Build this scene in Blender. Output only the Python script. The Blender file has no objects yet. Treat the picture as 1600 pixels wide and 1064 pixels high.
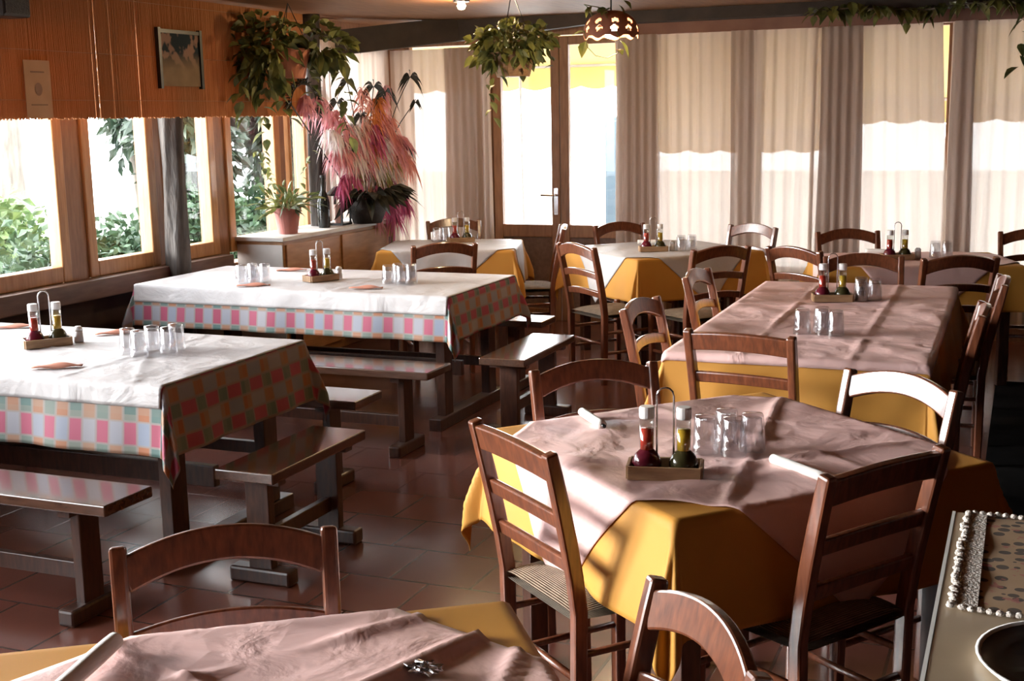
import bpy, math, random
from math import sin, cos, pi, radians, exp, sqrt, floor as ffloor
from mathutils import Vector, Matrix

SC = bpy.context.scene
COL = SC.collection

# ------------------------------------------------------------------ camera
F_PX, YAW, PITCH, ROLL, CAM_H = 1958.0, 0.390, 0.177, -0.019, 1.7
_fw = Vector((-sin(YAW)*cos(PITCH), cos(YAW)*cos(PITCH), -sin(PITCH)))
_r0 = Vector((cos(YAW), sin(YAW), 0)); _u0 = _r0.cross(_fw)
_r = cos(ROLL)*_r0 + sin(ROLL)*_u0; _u = -sin(ROLL)*_r0 + cos(ROLL)*_u0
cam = bpy.data.cameras.new('camera'); cam_o = bpy.data.objects.new('camera', cam); COL.objects.link(cam_o)
cam.sensor_width = 36.0; cam.lens = 36.0*F_PX/1600.0; cam.clip_start = 0.05; cam.clip_end = 200
cam_o.matrix_world = Matrix(((_r.x, _u.x, -_fw.x, 0), (_r.y, _u.y, -_fw.y, 0), (_r.z, _u.z, -_fw.z, CAM_H), (0, 0, 0, 1)))
SC.camera = cam_o

# ------------------------------------------------------------------ world, exposure
SKY = 6.5
w = bpy.data.worlds.new('overcast_sky'); SC.world = w; w.use_nodes = True
bg = w.node_tree.nodes['Background']; bg.inputs['Color'].default_value = (0.93, 0.96, 1.0, 1); bg.inputs['Strength'].default_value = SKY
sun = bpy.data.lights.new('low_sun', 'SUN'); sun.energy = 5.0; sun.angle = radians(22); sun.color = (1.0, 0.96, 0.92)
sun_o = bpy.data.objects.new('low_sun', sun); COL.objects.link(sun_o); sun_o.location = (-12, -2, 6)
_sd = Vector((0.93, 0.30, -0.22)).normalized()          # low hazy sun shining in from the side windows
sun_o.rotation_euler = _sd.to_track_quat('-Z', 'Y').to_euler()
SC.view_settings.view_transform = 'Standard'; SC.view_settings.look = 'None'
SC.view_settings.gamma = 1.0; SC.view_settings.use_curve_mapping = False
SC.view_settings.exposure = 1.25
SC.cycles.use_denoising = True
SC.cycles.max_bounces = 10; SC.cycles.diffuse_bounces = 5; SC.cycles.glossy_bounces = 4
SC.cycles.transmission_bounces = 8; SC.cycles.transparent_max_bounces = 24
SC.cycles.sample_clamp_indirect = 8.0
SC.cycles.caustics_reflective = False; SC.cycles.caustics_refractive = False

# ------------------------------------------------------------------ material helpers
def lnk(nt, a, b): nt.links.new(a, b)
def base(name):
    m = bpy.data.materials.new(name); m.use_nodes = True
    nt = m.node_tree; b = nt.nodes['Principled BSDF']
    return m, nt, b
def nd(nt, t, **kw):
    n = nt.nodes.new(t)
    for k, v in kw.items(): setattr(n, k, v)
    return n
def math_n(nt, op, a, b=None, c=None):
    n = nd(nt, 'ShaderNodeMath', operation=op)
    for i, x in enumerate((a, b, c)):
        if x is None: continue
        if isinstance(x, (int, float)): n.inputs[i].default_value = x
        else: lnk(nt, x, n.inputs[i])
    return n.outputs[0]
def mix_c(nt, fac, a, b):
    n = nd(nt, 'ShaderNodeMix', data_type='RGBA')
    for i, x in ((0, fac), (6, a), (7, b)):
        if isinstance(x, (int, float)): n.inputs[i].default_value = x
        elif isinstance(x, tuple): n.inputs[i].default_value = (*x, 1)
        else: lnk(nt, x, n.inputs[i])
    return n.outputs[2]
def noisy(name, c1, c2, scale=8, rough=0.6, stretch=(1, 1, 1), bump=0.0, bscale=None, spec=0.5, coat=0.0, metal=0.0, detail=4, croughs=0.1):
    m, nt, b = base(name)
    tc = nd(nt, 'ShaderNodeTexCoord'); mp = nd(nt, 'ShaderNodeMapping'); mp.inputs['Scale'].default_value = stretch
    lnk(nt, tc.outputs['Object'], mp.inputs[0])
    n = nd(nt, 'ShaderNodeTexNoise'); n.inputs['Scale'].default_value = scale; n.inputs['Detail'].default_value = detail
    lnk(nt, mp.outputs[0], n.inputs['Vector'])
    cr = nd(nt, 'ShaderNodeMapRange'); cr.inputs[1].default_value = 0.3; cr.inputs[2].default_value = 0.7
    lnk(nt, n.outputs[0], cr.inputs[0])
    lnk(nt, mix_c(nt, cr.outputs[0], c1, c2), b.inputs['Base Color'])
    b.inputs['Roughness'].default_value = rough; b.inputs['Specular IOR Level'].default_value = spec
    b.inputs['Metallic'].default_value = metal
    b.inputs['Coat Weight'].default_value = coat; b.inputs['Coat Roughness'].default_value = croughs
    if bump:
        n2 = nd(nt, 'ShaderNodeTexNoise'); n2.inputs['Scale'].default_value = bscale or scale*3
        lnk(nt, mp.outputs[0], n2.inputs['Vector'])
        bp = nd(nt, 'ShaderNodeBump'); bp.inputs['Strength'].default_value = bump; bp.inputs['Distance'].default_value = 0.01
        lnk(nt, n2.outputs[0], bp.inputs['Height']); lnk(nt, bp.outputs[0], b.inputs['Normal'])
    return m
def cloth_mat(name, c1, c2, rough=0.75, weave=600, trans=0.0, sheen=0.0):
    m, nt, b = base(name)
    uv = nd(nt, 'ShaderNodeUVMap'); tc = nd(nt, 'ShaderNodeTexCoord')
    n = nd(nt, 'ShaderNodeTexNoise'); n.inputs['Scale'].default_value = 5; lnk(nt, tc.outputs['Object'], n.inputs['Vector'])
    lnk(nt, mix_c(nt, n.outputs[0], c1, c2), b.inputs['Base Color'])
    b.inputs['Roughness'].default_value = rough; b.inputs['Sheen Weight'].default_value = sheen; b.inputs['Specular IOR Level'].default_value = 0.2
    n2 = nd(nt, 'ShaderNodeTexNoise'); n2.inputs['Scale'].default_value = weave; lnk(nt, uv.outputs[0], n2.inputs['Vector'])
    bp = nd(nt, 'ShaderNodeBump'); bp.inputs['Strength'].default_value = 0.15; bp.inputs['Distance'].default_value = 0.002
    lnk(nt, n2.outputs[0], bp.inputs['Height']); lnk(nt, bp.outputs[0], b.inputs['Normal'])
    return m

M = {}
M['wood'] = noisy('walnut_varnish', (0.095, 0.028, 0.013), (0.21, 0.066, 0.028), scale=14, stretch=(6, 6, 0.8), rough=0.32, coat=0.9, croughs=0.16)
M['wood_dark'] = noisy('dark_stained_wood', (0.035, 0.014, 0.009), (0.08, 0.032, 0.018), scale=12, stretch=(5, 5, 1), rough=0.35, coat=0.25, croughs=0.25)
M['bench'] = noisy('bench_oak', (0.055, 0.026, 0.016), (0.095, 0.045, 0.027), scale=10, stretch=(1, 8, 8), rough=0.22, coat=0.9, croughs=0.09)
M['pine'] = noisy('pine_varnish', (0.36, 0.17, 0.06), (0.50, 0.27, 0.11), scale=9, stretch=(6, 6, 0.7), rough=0.4, coat=0.2)
M['frame'] = noisy('window_frame_wood', (0.20, 0.095, 0.045), (0.30, 0.15, 0.075), scale=9, stretch=(6, 6, 0.7), rough=0.45)
M['cabinet'] = noisy('cabinet_wood', (0.30, 0.14, 0.05), (0.42, 0.22, 0.09), scale=6, stretch=(5, 1, 5), rough=0.45)
M['log'] = noisy('rough_log', (0.018, 0.013, 0.011), (0.07, 0.055, 0.045), scale=9, stretch=(2.5, 2.5, 0.6), rough=0.7, bump=0.9, bscale=14)
M['ceiling'] = noisy('ceiling_planks', (0.15, 0.062, 0.022), (0.24, 0.11, 0.042), scale=6, stretch=(8, 0.6, 1), rough=0.6)
M['beam'] = noisy('dark_beam', (0.02, 0.014, 0.012), (0.045, 0.03, 0.024), scale=6, rough=0.7)
M['dark_wall'] = noisy('dark_wall', (0.035, 0.022, 0.018), (0.06, 0.038, 0.03), scale=5, rough=0.8)
M['plaster'] = noisy('rose_plaster', (0.22, 0.11, 0.085), (0.30, 0.16, 0.12), scale=5, rough=0.8)
M['sill'] = noisy('sill_wood', (0.12, 0.07, 0.055), (0.18, 0.11, 0.085), scale=6, stretch=(6, 1, 6), rough=0.5)
M['black'] = noisy('black_plastic', (0.012, 0.012, 0.012), (0.02, 0.02, 0.02), rough=0.4)
M['floor_darkener'] = noisy('floor_darkener', (0.006, 0.006, 0.006), (0.010, 0.009, 0.009), rough=0.95, spec=0.05)  # black for the sheet that darkens the right-hand floor
M['chrome'] = noisy('steel_wire', (0.6, 0.6, 0.62), (0.7, 0.7, 0.72), rough=0.2, metal=1.0)
M['white_cap'] = noisy('white_cap', (0.75, 0.74, 0.74), (0.82, 0.82, 0.82), rough=0.35)
M['tray'] = noisy('tray_wood', (0.26, 0.15, 0.075), (0.38, 0.23, 0.12), scale=20, stretch=(1, 5, 5), rough=0.5)
M['terracotta'] = noisy('terracotta', (0.34, 0.115, 0.06), (0.42, 0.16, 0.09), scale=9, rough=0.7, bump=0.1)
M['rose_pot'] = noisy('rose_clay', (0.30, 0.10, 0.085), (0.36, 0.13, 0.11), scale=6, rough=0.6)
M['soil'] = noisy('soil', (0.02, 0.015, 0.01), (0.05, 0.035, 0.02), scale=40, rough=0.9)
M['yellow'] = cloth_mat('golden_cloth', (0.50, 0.235, 0.042), (0.58, 0.285, 0.06), rough=0.6)
M['napkin'] = cloth_mat('salmon_napkin', (0.55, 0.24, 0.17), (0.62, 0.29, 0.21))
M['white_napkin'] = cloth_mat('white_napkin', (0.80, 0.78, 0.74), (0.86, 0.84, 0.80))
M['dark_leaf'] = noisy('dark_leaf', (0.008, 0.010, 0.007), (0.03, 0.032, 0.022), scale=8, rough=0.5)
M['basket'] = noisy('dark_wicker', (0.012, 0.010, 0.010), (0.035, 0.028, 0.024), scale=60, rough=0.6, bump=0.8)
M['ground'] = noisy('pale_paving', (0.50, 0.48, 0.45), (0.62, 0.60, 0.57), scale=2, rough=0.9)
M['bark'] = noisy('bark', (0.10, 0.085, 0.07), (0.22, 0.19, 0.16), scale=6, stretch=(3, 3, 0.6), rough=0.9, bump=0.5)
M['grey_pole'] = noisy('grey_pole', (0.45, 0.45, 0.45), (0.55, 0.55, 0.55), rough=0.6)
M['pale_blue'] = noisy('pale_blue_panel', (0.12, 0.19, 0.26), (0.15, 0.23, 0.30), scale=3, rough=0.7)
M['sideboard'] = noisy('sideboard_top', (0.34, 0.26, 0.17), (0.42, 0.33, 0.23), scale=5, rough=0.35)
M['rim'] = noisy('white_rim', (0.75, 0.74, 0.72), (0.8, 0.8, 0.78), rough=0.3)
M['crochet'] = noisy('crochet_lace', (0.52, 0.46, 0.41), (0.72, 0.67, 0.62), scale=60, rough=0.9, bump=0.6, bscale=180)
M['candle'] = noisy('pink_candle', (0.55, 0.30, 0.25), (0.60, 0.36, 0.30), rough=0.5)
M['white_frame'] = noisy('white_wood', (0.5, 0.47, 0.44), (0.6, 0.57, 0.54), rough=0.5)

def leaf_mat(name, c1, c2, trans=0.25):
    m, nt, b = base(name)
    tc = nd(nt, 'ShaderNodeTexCoord'); n = nd(nt, 'ShaderNodeTexNoise'); n.inputs['Scale'].default_value = 9
    lnk(nt, tc.outputs['Object'], n.inputs['Vector'])
    cr = nd(nt, 'ShaderNodeMapRange'); cr.inputs[1].default_value = 0.35; cr.inputs[2].default_value = 0.65; lnk(nt, n.outputs[0], cr.inputs[0])
    c = mix_c(nt, cr.outputs[0], c1, c2)
    lnk(nt, c, b.inputs['Base Color']); b.inputs['Roughness'].default_value = 0.45
    t = nd(nt, 'ShaderNodeBsdfTranslucent'); lnk(nt, c, t.inputs[0])
    mx = nd(nt, 'ShaderNodeMixShader'); mx.inputs[0].default_value = trans
    lnk(nt, b.outputs[0], mx.inputs[1]); lnk(nt, t.outputs[0], mx.inputs[2]); lnk(nt, mx.outputs[0], nt.nodes['Material Output'].inputs[0])
    return m
M['pothos'] = leaf_mat('pothos_leaf', (0.045, 0.07, 0.022), (0.21, 0.22, 0.065))
M['pothos_light'] = leaf_mat('light_leaf', (0.10, 0.12, 0.03), (0.26, 0.26, 0.07))
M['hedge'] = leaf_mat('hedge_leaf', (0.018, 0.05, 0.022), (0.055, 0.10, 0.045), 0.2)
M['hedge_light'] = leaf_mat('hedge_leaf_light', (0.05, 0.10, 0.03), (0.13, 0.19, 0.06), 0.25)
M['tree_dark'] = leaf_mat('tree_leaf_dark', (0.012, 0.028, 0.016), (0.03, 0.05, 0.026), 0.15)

def plume_mat(name, c, trans=0.35):
    m, nt, b = base(name)
    tc = nd(nt, 'ShaderNodeTexCoord'); n = nd(nt, 'ShaderNodeTexNoise'); n.inputs['Scale'].default_value = 25
    lnk(nt, tc.outputs['Object'], n.inputs['Vector'])
    col = mix_c(nt, n.outputs[0], tuple(x*0.75 for x in c), tuple(min(1, x*1.2) for x in c))
    lnk(nt, col, b.inputs['Base Color']); b.inputs['Roughness'].default_value = 0.9
    t = nd(nt, 'ShaderNodeBsdfTranslucent'); lnk(nt, col, t.inputs[0])
    mx = nd(nt, 'ShaderNodeMixShader'); mx.inputs[0].default_value = trans
    lnk(nt, b.outputs[0], mx.inputs[1]); lnk(nt, t.outputs[0], mx.inputs[2]); lnk(nt, mx.outputs[0], nt.nodes['Material Output'].inputs[0])
    return m
M['plume_pink'] = plume_mat('pink_plume', (0.78, 0.40, 0.44))
M['plume_magenta'] = plume_mat('magenta_plume', (0.62, 0.16, 0.32))
M['plume_white'] = plume_mat('white_plume', (0.80, 0.76, 0.74))
M['plume_orange'] = plume_mat('orange_plume', (0.72, 0.30, 0.10))
M['plume_salmon'] = plume_mat('salmon_plume', (0.80, 0.42, 0.36))
M['plume_green'] = plume_mat('yellow_green_sprig', (0.38, 0.36, 0.12))

def sheer_mat(name, col, transp, transl):
    m = bpy.data.materials.new(name); m.use_nodes = True; nt = m.node_tree; nt.nodes.clear()
    out = nd(nt, 'ShaderNodeOutputMaterial')
    uv = nd(nt, 'ShaderNodeUVMap'); n = nd(nt, 'ShaderNodeTexNoise'); n.inputs['Scale'].default_value = 30; n.inputs['Detail'].default_value = 3
    mp = nd(nt, 'ShaderNodeMapping'); mp.inputs['Scale'].default_value = (1, 0.15, 1); lnk(nt, uv.outputs[0], mp.inputs[0]); lnk(nt, mp.outputs[0], n.inputs['Vector'])
    c = mix_c(nt, n.outputs[0], tuple(x*0.92 for x in col), col)
    d = nd(nt, 'ShaderNodeBsdfDiffuse'); t = nd(nt, 'ShaderNodeBsdfTranslucent'); tr = nd(nt, 'ShaderNodeBsdfTransparent')
    lnk(nt, c, d.inputs[0]); lnk(nt, c, t.inputs[0]); tr.inputs[0].default_value = (1, 0.97, 0.94, 1)
    m1 = nd(nt, 'ShaderNodeMixShader'); m1.inputs[0].default_value = transl; lnk(nt, d.outputs[0], m1.inputs[1]); lnk(nt, t.outputs[0], m1.inputs[2])
    m2 = nd(nt, 'ShaderNodeMixShader'); m2.inputs[0].default_value = transp; lnk(nt, m1.outputs[0], m2.inputs[1]); lnk(nt, tr.outputs[0], m2.inputs[2])
    lnk(nt, m2.outputs[0], out.inputs[0])
    return m
M['sheer'] = sheer_mat('sheer_curtain', (0.66, 0.55, 0.475), 0.05, 0.21)
M['sheer_fold'] = sheer_mat('gathered_sheer', (0.60, 0.50, 0.45), 0.22, 0.42)
M['awning'] = sheer_mat('yellow_awning', (0.84, 0.68, 0.34), 0.0, 0.17)

def glass_mat(name, transp=0.9, rough=0.02, tint=(1, 1, 1)):
    m = bpy.data.materials.new(name); m.use_nodes = True; nt = m.node_tree; nt.nodes.clear()
    out = nd(nt, 'ShaderNodeOutputMaterial'); tr = nd(nt, 'ShaderNodeBsdfTransparent'); tr.inputs[0].default_value = (*tint, 1)
    g = nd(nt, 'ShaderNodeBsdfGlossy'); g.inputs['Roughness'].default_value = rough
    lw = nd(nt, 'ShaderNodeLayerWeight'); lw.inputs[0].default_value = 0.5
    f = math_n(nt, 'ADD', math_n(nt, 'MULTIPLY', math_n(nt, 'POWER', lw.outputs[1], 4.0), 0.7), 1-transp)
    mx = nd(nt, 'ShaderNodeMixShader'); lnk(nt, f, mx.inputs[0]); lnk(nt, tr.outputs[0], mx.inputs[1]); lnk(nt, g.outputs[0], mx.inputs[2])
    lnk(nt, mx.outputs[0], out.inputs[0]); return m
M['pane'] = glass_mat('window_glass', 0.97, 0.0, (0.97, 0.98, 0.98))
M['glass'] = glass_mat('drinking_glass', 0.80, 0.05, (0.97, 0.97, 0.98))
M['bottle'] = glass_mat('cruet_glass', 0.86, 0.05, (0.96, 0.97, 0.96))
M['dark_glass'] = noisy('dark_bottle_glass', (0.01, 0.012, 0.012), (0.02, 0.022, 0.022), rough=0.08)
M['vinegar'] = noisy('red_vinegar', (0.42, 0.035, 0.02), (0.5, 0.05, 0.03), rough=0.25)
M['vinegar_dark'] = noisy('dark_vinegar', (0.09, 0.008, 0.018), (0.12, 0.012, 0.025), rough=0.15)
M['oil'] = noisy('yellow_oil', (0.55, 0.34, 0.02), (0.62, 0.40, 0.04), rough=0.25)
M['oil_dark'] = noisy('dark_oil', (0.035, 0.032, 0.012), (0.06, 0.05, 0.02), rough=0.15)
M['salt'] = noisy('salt_glass', (0.62, 0.60, 0.62), (0.75, 0.73, 0.74), rough=0.2)

def emit_mat(name, c, s):
    m, nt, b = base(name); b.inputs['Base Color'].default_value = (*c, 1); b.inputs['Emission Color'].default_value = (*c, 1); b.inputs['Emission Strength'].default_value = s; return m
M['bulb'] = emit_mat('warm_bulb', (1.0, 0.80, 0.55), 14)

def paper_mat(name, c):
    m, nt, b = base(name)
    uv = nd(nt, 'ShaderNodeUVMap')
    n = nd(nt, 'ShaderNodeTexNoise'); n.inputs['Scale'].default_value = 7; n.inputs['Detail'].default_value = 5; n.inputs['Distortion'].default_value = 0.6; lnk(nt, uv.outputs[0], n.inputs['Vector'])
    v = nd(nt, 'ShaderNodeTexVoronoi', feature='F1'); v.inputs['Scale'].default_value = 9; lnk(nt, uv.outputs[0], v.inputs['Vector'])
    h = math_n(nt, 'ADD', n.outputs[0], math_n(nt, 'MULTIPLY', v.outputs[0], 0.35))
    bp = nd(nt, 'ShaderNodeBump'); bp.inputs['Strength'].default_value = 0.6; bp.inputs['Distance'].default_value = 0.02
    lnk(nt, h, bp.inputs['Height']); lnk(nt, bp.outputs[0], b.inputs['Normal'])
    n3 = nd(nt, 'ShaderNodeTexNoise'); n3.inputs['Scale'].default_value = 3; n3.inputs['Detail'].default_value = 6; lnk(nt, uv.outputs[0], n3.inputs['Vector'])
    lnk(nt, mix_c(nt, n3.outputs[0], tuple(x*0.9 for x in c), tuple(min(1, x*1.08) for x in c)), b.inputs['Base Color'])
    b.inputs['Roughness'].default_value = 0.5
    return m
M['paper_pink'] = paper_mat('rose_paper', (0.78, 0.52, 0.49))
M['paper_white'] = paper_mat('white_paper', (0.50, 0.48, 0.485))

def floor_layer():
    m, nt, b = base('terracotta_tiles')
    tc = nd(nt, 'ShaderNodeTexCoord'); br = nd(nt, 'ShaderNodeTexBrick'); br.offset = 0.5
    br.inputs['Scale'].default_value = 1.0; br.inputs['Brick Width'].default_value = 0.33; br.inputs['Row Height'].default_value = 0.33
    br.inputs['Mortar Size'].default_value = 0.006; br.inputs['Mortar Smooth'].default_value = 0.3
    br.inputs['Color1'].default_value = (0.155, 0.053, 0.038, 1); br.inputs['Color2'].default_value = (0.19, 0.068, 0.047, 1); br.inputs['Mortar'].default_value = (0.085, 0.04, 0.032, 1)
    lnk(nt, tc.outputs['Object'], br.inputs['Vector'])
    n = nd(nt, 'ShaderNodeTexNoise'); n.inputs['Scale'].default_value = 6; lnk(nt, tc.outputs['Object'], n.inputs['Vector'])
    lnk(nt, mix_c(nt, math_n(nt, 'MULTIPLY', n.outputs[0], 0.3), br.outputs[0], (0.06, 0.025, 0.02)), b.inputs['Base Color'])
    r = nd(nt, 'ShaderNodeMapRange'); r.inputs[3].default_value = 0.14; r.inputs[4].default_value = 0.26; lnk(nt, n.outputs[0], r.inputs[0]); lnk(nt, r.outputs[0], b.inputs['Roughness'])
    bp = nd(nt, 'ShaderNodeBump'); bp.inputs['Strength'].default_value = 0.2; bp.inputs['Distance'].default_value = 0.004
    lnk(nt, math_n(nt, 'SUBTRACT', 1.0, br.outputs[1]), bp.inputs['Height']); lnk(nt, bp.outputs[0], b.inputs['Normal'])
    return m
M['floor'] = floor_layer()

def pattern_mat():
    m, nt, b = base('chequered_cloth')
    uv = nd(nt, 'ShaderNodeUVMap'); sp = nd(nt, 'ShaderNodeSeparateXYZ'); lnk(nt, uv.outputs[0], sp.inputs[0])
    u = math_n(nt, 'DIVIDE', sp.outputs[0], 0.062); v = math_n(nt, 'DIVIDE', sp.outputs[1], 0.15)
    iu = math_n(nt, 'FLOOR', u); iv = math_n(nt, 'FLOOR', v); fu = math_n(nt, 'FRACT', u); fv = math_n(nt, 'FRACT', v)
    par = math_n(nt, 'FLOORED_MODULO', iu, 2.0)
    dv = math_n(nt, 'ABSOLUTE', math_n(nt, 'SUBTRACT', fv, 0.52)); row = math_n(nt, 'GREATER_THAN', dv, 0.30)
    cb = nd(nt, 'ShaderNodeCombineXYZ'); lnk(nt, iu, cb.inputs[0]); lnk(nt, iv, cb.inputs[1])
    wn = nd(nt, 'ShaderNodeTexWhiteNoise'); lnk(nt, cb.outputs[0], wn.inputs['Vector'])
    a = mix_c(nt, wn.outputs[0], (0.32, 0.05, 0.10), (0.38, 0.08, 0.14))       # magenta / red squares
    bb = mix_c(nt, wn.outputs[0], (0.21, 0.25, 0.34), (0.33, 0.31, 0.33))      # pale blue / grey squares
    big = mix_c(nt, par, a, bb)
    c = mix_c(nt, wn.outputs[0], (0.08, 0.15, 0.14), (0.19, 0.21, 0.18)); d = mix_c(nt, wn.outputs[0], (0.34, 0.12, 0.05), (0.31, 0.21, 0.15))
    small = mix_c(nt, par, c, d)
    col = mix_c(nt, row, big, small)
    e1 = math_n(nt, 'ABSOLUTE', math_n(nt, 'SUBTRACT', fu, 0.5)); e2 = math_n(nt, 'MULTIPLY', math_n(nt, 'LESS_THAN', math_n(nt, 'ABSOLUTE', math_n(nt, 'SUBTRACT', dv, 0.30)), 0.03), 0.5)
    ed = math_n(nt, 'GREATER_THAN', math_n(nt, 'MAXIMUM', e1, e2), 0.40)
    lnk(nt, mix_c(nt, math_n(nt, 'MULTIPLY', ed, 0.7), col, (0.27, 0.245, 0.23)), b.inputs['Base Color'])
    b.inputs['Roughness'].default_value = 0.7
    return m
M['pattern'] = pattern_mat()

def rush_mat():
    m, nt, b = base('rush_weave')
    tc = nd(nt, 'ShaderNodeTexCoord'); sp = nd(nt, 'ShaderNodeSeparateXYZ'); lnk(nt, tc.outputs['Object'], sp.inputs[0])
    mx = math_n(nt, 'MAXIMUM', math_n(nt, 'ABSOLUTE', sp.outputs[0]), math_n(nt, 'ABSOLUTE', sp.outputs[1]))
    s = math_n(nt, 'SINE', math_n(nt, 'MULTIPLY', mx, 1000.0))
    n = nd(nt, 'ShaderNodeTexNoise'); n.inputs['Scale'].default_value = 30; lnk(nt, tc.outputs['Object'], n.inputs['Vector'])
    f = math_n(nt, 'ADD', math_n(nt, 'MULTIPLY', s, 0.25), n.outputs[0])
    lnk(nt, mix_c(nt, f, (0.13, 0.085, 0.05), (0.36, 0.26, 0.17)), b.inputs['Base Color']); b.inputs['Roughness'].default_value = 0.7
    bp = nd(nt, 'ShaderNodeBump'); bp.inputs['Strength'].default_value = 0.8; bp.inputs['Distance'].default_value = 0.004
    lnk(nt, s, bp.inputs['Height']); lnk(nt, bp.outputs[0], b.inputs['Normal'])
    return m
M['rush'] = rush_mat()

def bamboo_mat():
    m, nt, b = base('bamboo_reed')
    tc = nd(nt, 'ShaderNodeTexCoord'); mp = nd(nt, 'ShaderNodeMapping'); mp.inputs['Scale'].default_value = (40, 40, 0.8); lnk(nt, tc.outputs['Object'], mp.inputs[0])
    n = nd(nt, 'ShaderNodeTexNoise'); n.inputs['Scale'].default_value = 1.6; n.inputs['Detail'].default_value = 4; lnk(nt, mp.outputs[0], n.inputs['Vector'])
    c = mix_c(nt, n.outputs[0], (0.36, 0.15, 0.06), (0.60, 0.28, 0.12))
    lnk(nt, c, b.inputs['Base Color']); b.inputs['Roughness'].default_value = 0.8; b.inputs['Specular IOR Level'].default_value = 0.2
    t = nd(nt, 'ShaderNodeBsdfTranslucent'); lnk(nt, c, t.inputs[0])
    mx = nd(nt, 'ShaderNodeMixShader'); mx.inputs[0].default_value = 0.22
    lnk(nt, b.outputs[0], mx.inputs[1]); lnk(nt, t.outputs[0], mx.inputs[2]); lnk(nt, mx.outputs[0], nt.nodes['Material Output'].inputs[0])
    return m
M['bamboo'] = bamboo_mat()

def runner_mat():
    m, nt, b = base('tapestry_runner')
    uv = nd(nt, 'ShaderNodeUVMap')
    v = nd(nt, 'ShaderNodeTexVoronoi'); v.inputs['Scale'].default_value = 38; v.inputs['Randomness'].default_value = 0.6; lnk(nt, uv.outputs[0], v.inputs['Vector'])
    n = nd(nt, 'ShaderNodeTexNoise'); n.inputs['Scale'].default_value = 26; n.inputs['Detail'].default_value = 3; lnk(nt, uv.outputs[0], n.inputs['Vector'])
    n2 = nd(nt, 'ShaderNodeTexNoise'); n2.inputs['Scale'].default_value = 9; lnk(nt, uv.outputs[0], n2.inputs['Vector'])
    f1 = math_n(nt, 'LESS_THAN', v.outputs[0], 0.42)
    ground = mix_c(nt, n2.outputs[0], (0.32, 0.20, 0.10), (0.48, 0.34, 0.23))
    c1 = mix_c(nt, math_n(nt, 'MULTIPLY', f1, 0.9), ground, (0.06, 0.05, 0.045))
    f2 = math_n(nt, 'GREATER_THAN', n.outputs[0], 0.60)
    c2 = mix_c(nt, math_n(nt, 'MULTIPLY', f2, 0.7), c1, (0.38, 0.12, 0.11))
    lnk(nt, c2, b.inputs['Base Color']); b.inputs['Roughness'].default_value = 0.9
    return m
M['runner'] = runner_mat()

def picture_mat():
    m, nt, b = base('landscape_picture')
    tc = nd(nt, 'ShaderNodeTexCoord'); n = nd(nt, 'ShaderNodeTexNoise'); n.inputs['Scale'].default_value = 13; n.inputs['Detail'].default_value = 2; lnk(nt, tc.outputs['Object'], n.inputs['Vector'])
    sp = nd(nt, 'ShaderNodeSeparateXYZ'); lnk(nt, tc.outputs['Object'], sp.inputs[0])
    up = nd(nt, 'ShaderNodeMapRange'); up.inputs[1].default_value = -0.06; up.inputs[2].default_value = 0.04; lnk(nt, sp.outputs[2], up.inputs[0])
    n_hi = nd(nt, 'ShaderNodeMapRange'); n_hi.inputs[1].default_value = 0.49; n_hi.inputs[2].default_value = 0.56; lnk(nt, n.outputs[0], n_hi.inputs[0])
    top = mix_c(nt, n_hi.outputs[0], (0.02, 0.03, 0.035), (0.24, 0.15, 0.11))
    low = mix_c(nt, n.outputs[0], (0.16, 0.11, 0.06), (0.27, 0.19, 0.11))
    lnk(nt, mix_c(nt, up.outputs[0], low, top), b.inputs['Base Color']); b.inputs['Roughness'].default_value = 0.8; b.inputs['Specular IOR Level'].default_value = 0.1
    return m
M['picture'] = picture_mat()
M['card'] = noisy('buff_card', (0.48, 0.26, 0.12), (0.54, 0.31, 0.16), rough=0.7)
M['card_ink'] = noisy('brown_ink', (0.24, 0.12, 0.06), (0.28, 0.15, 0.08), rough=0.7)

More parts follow.
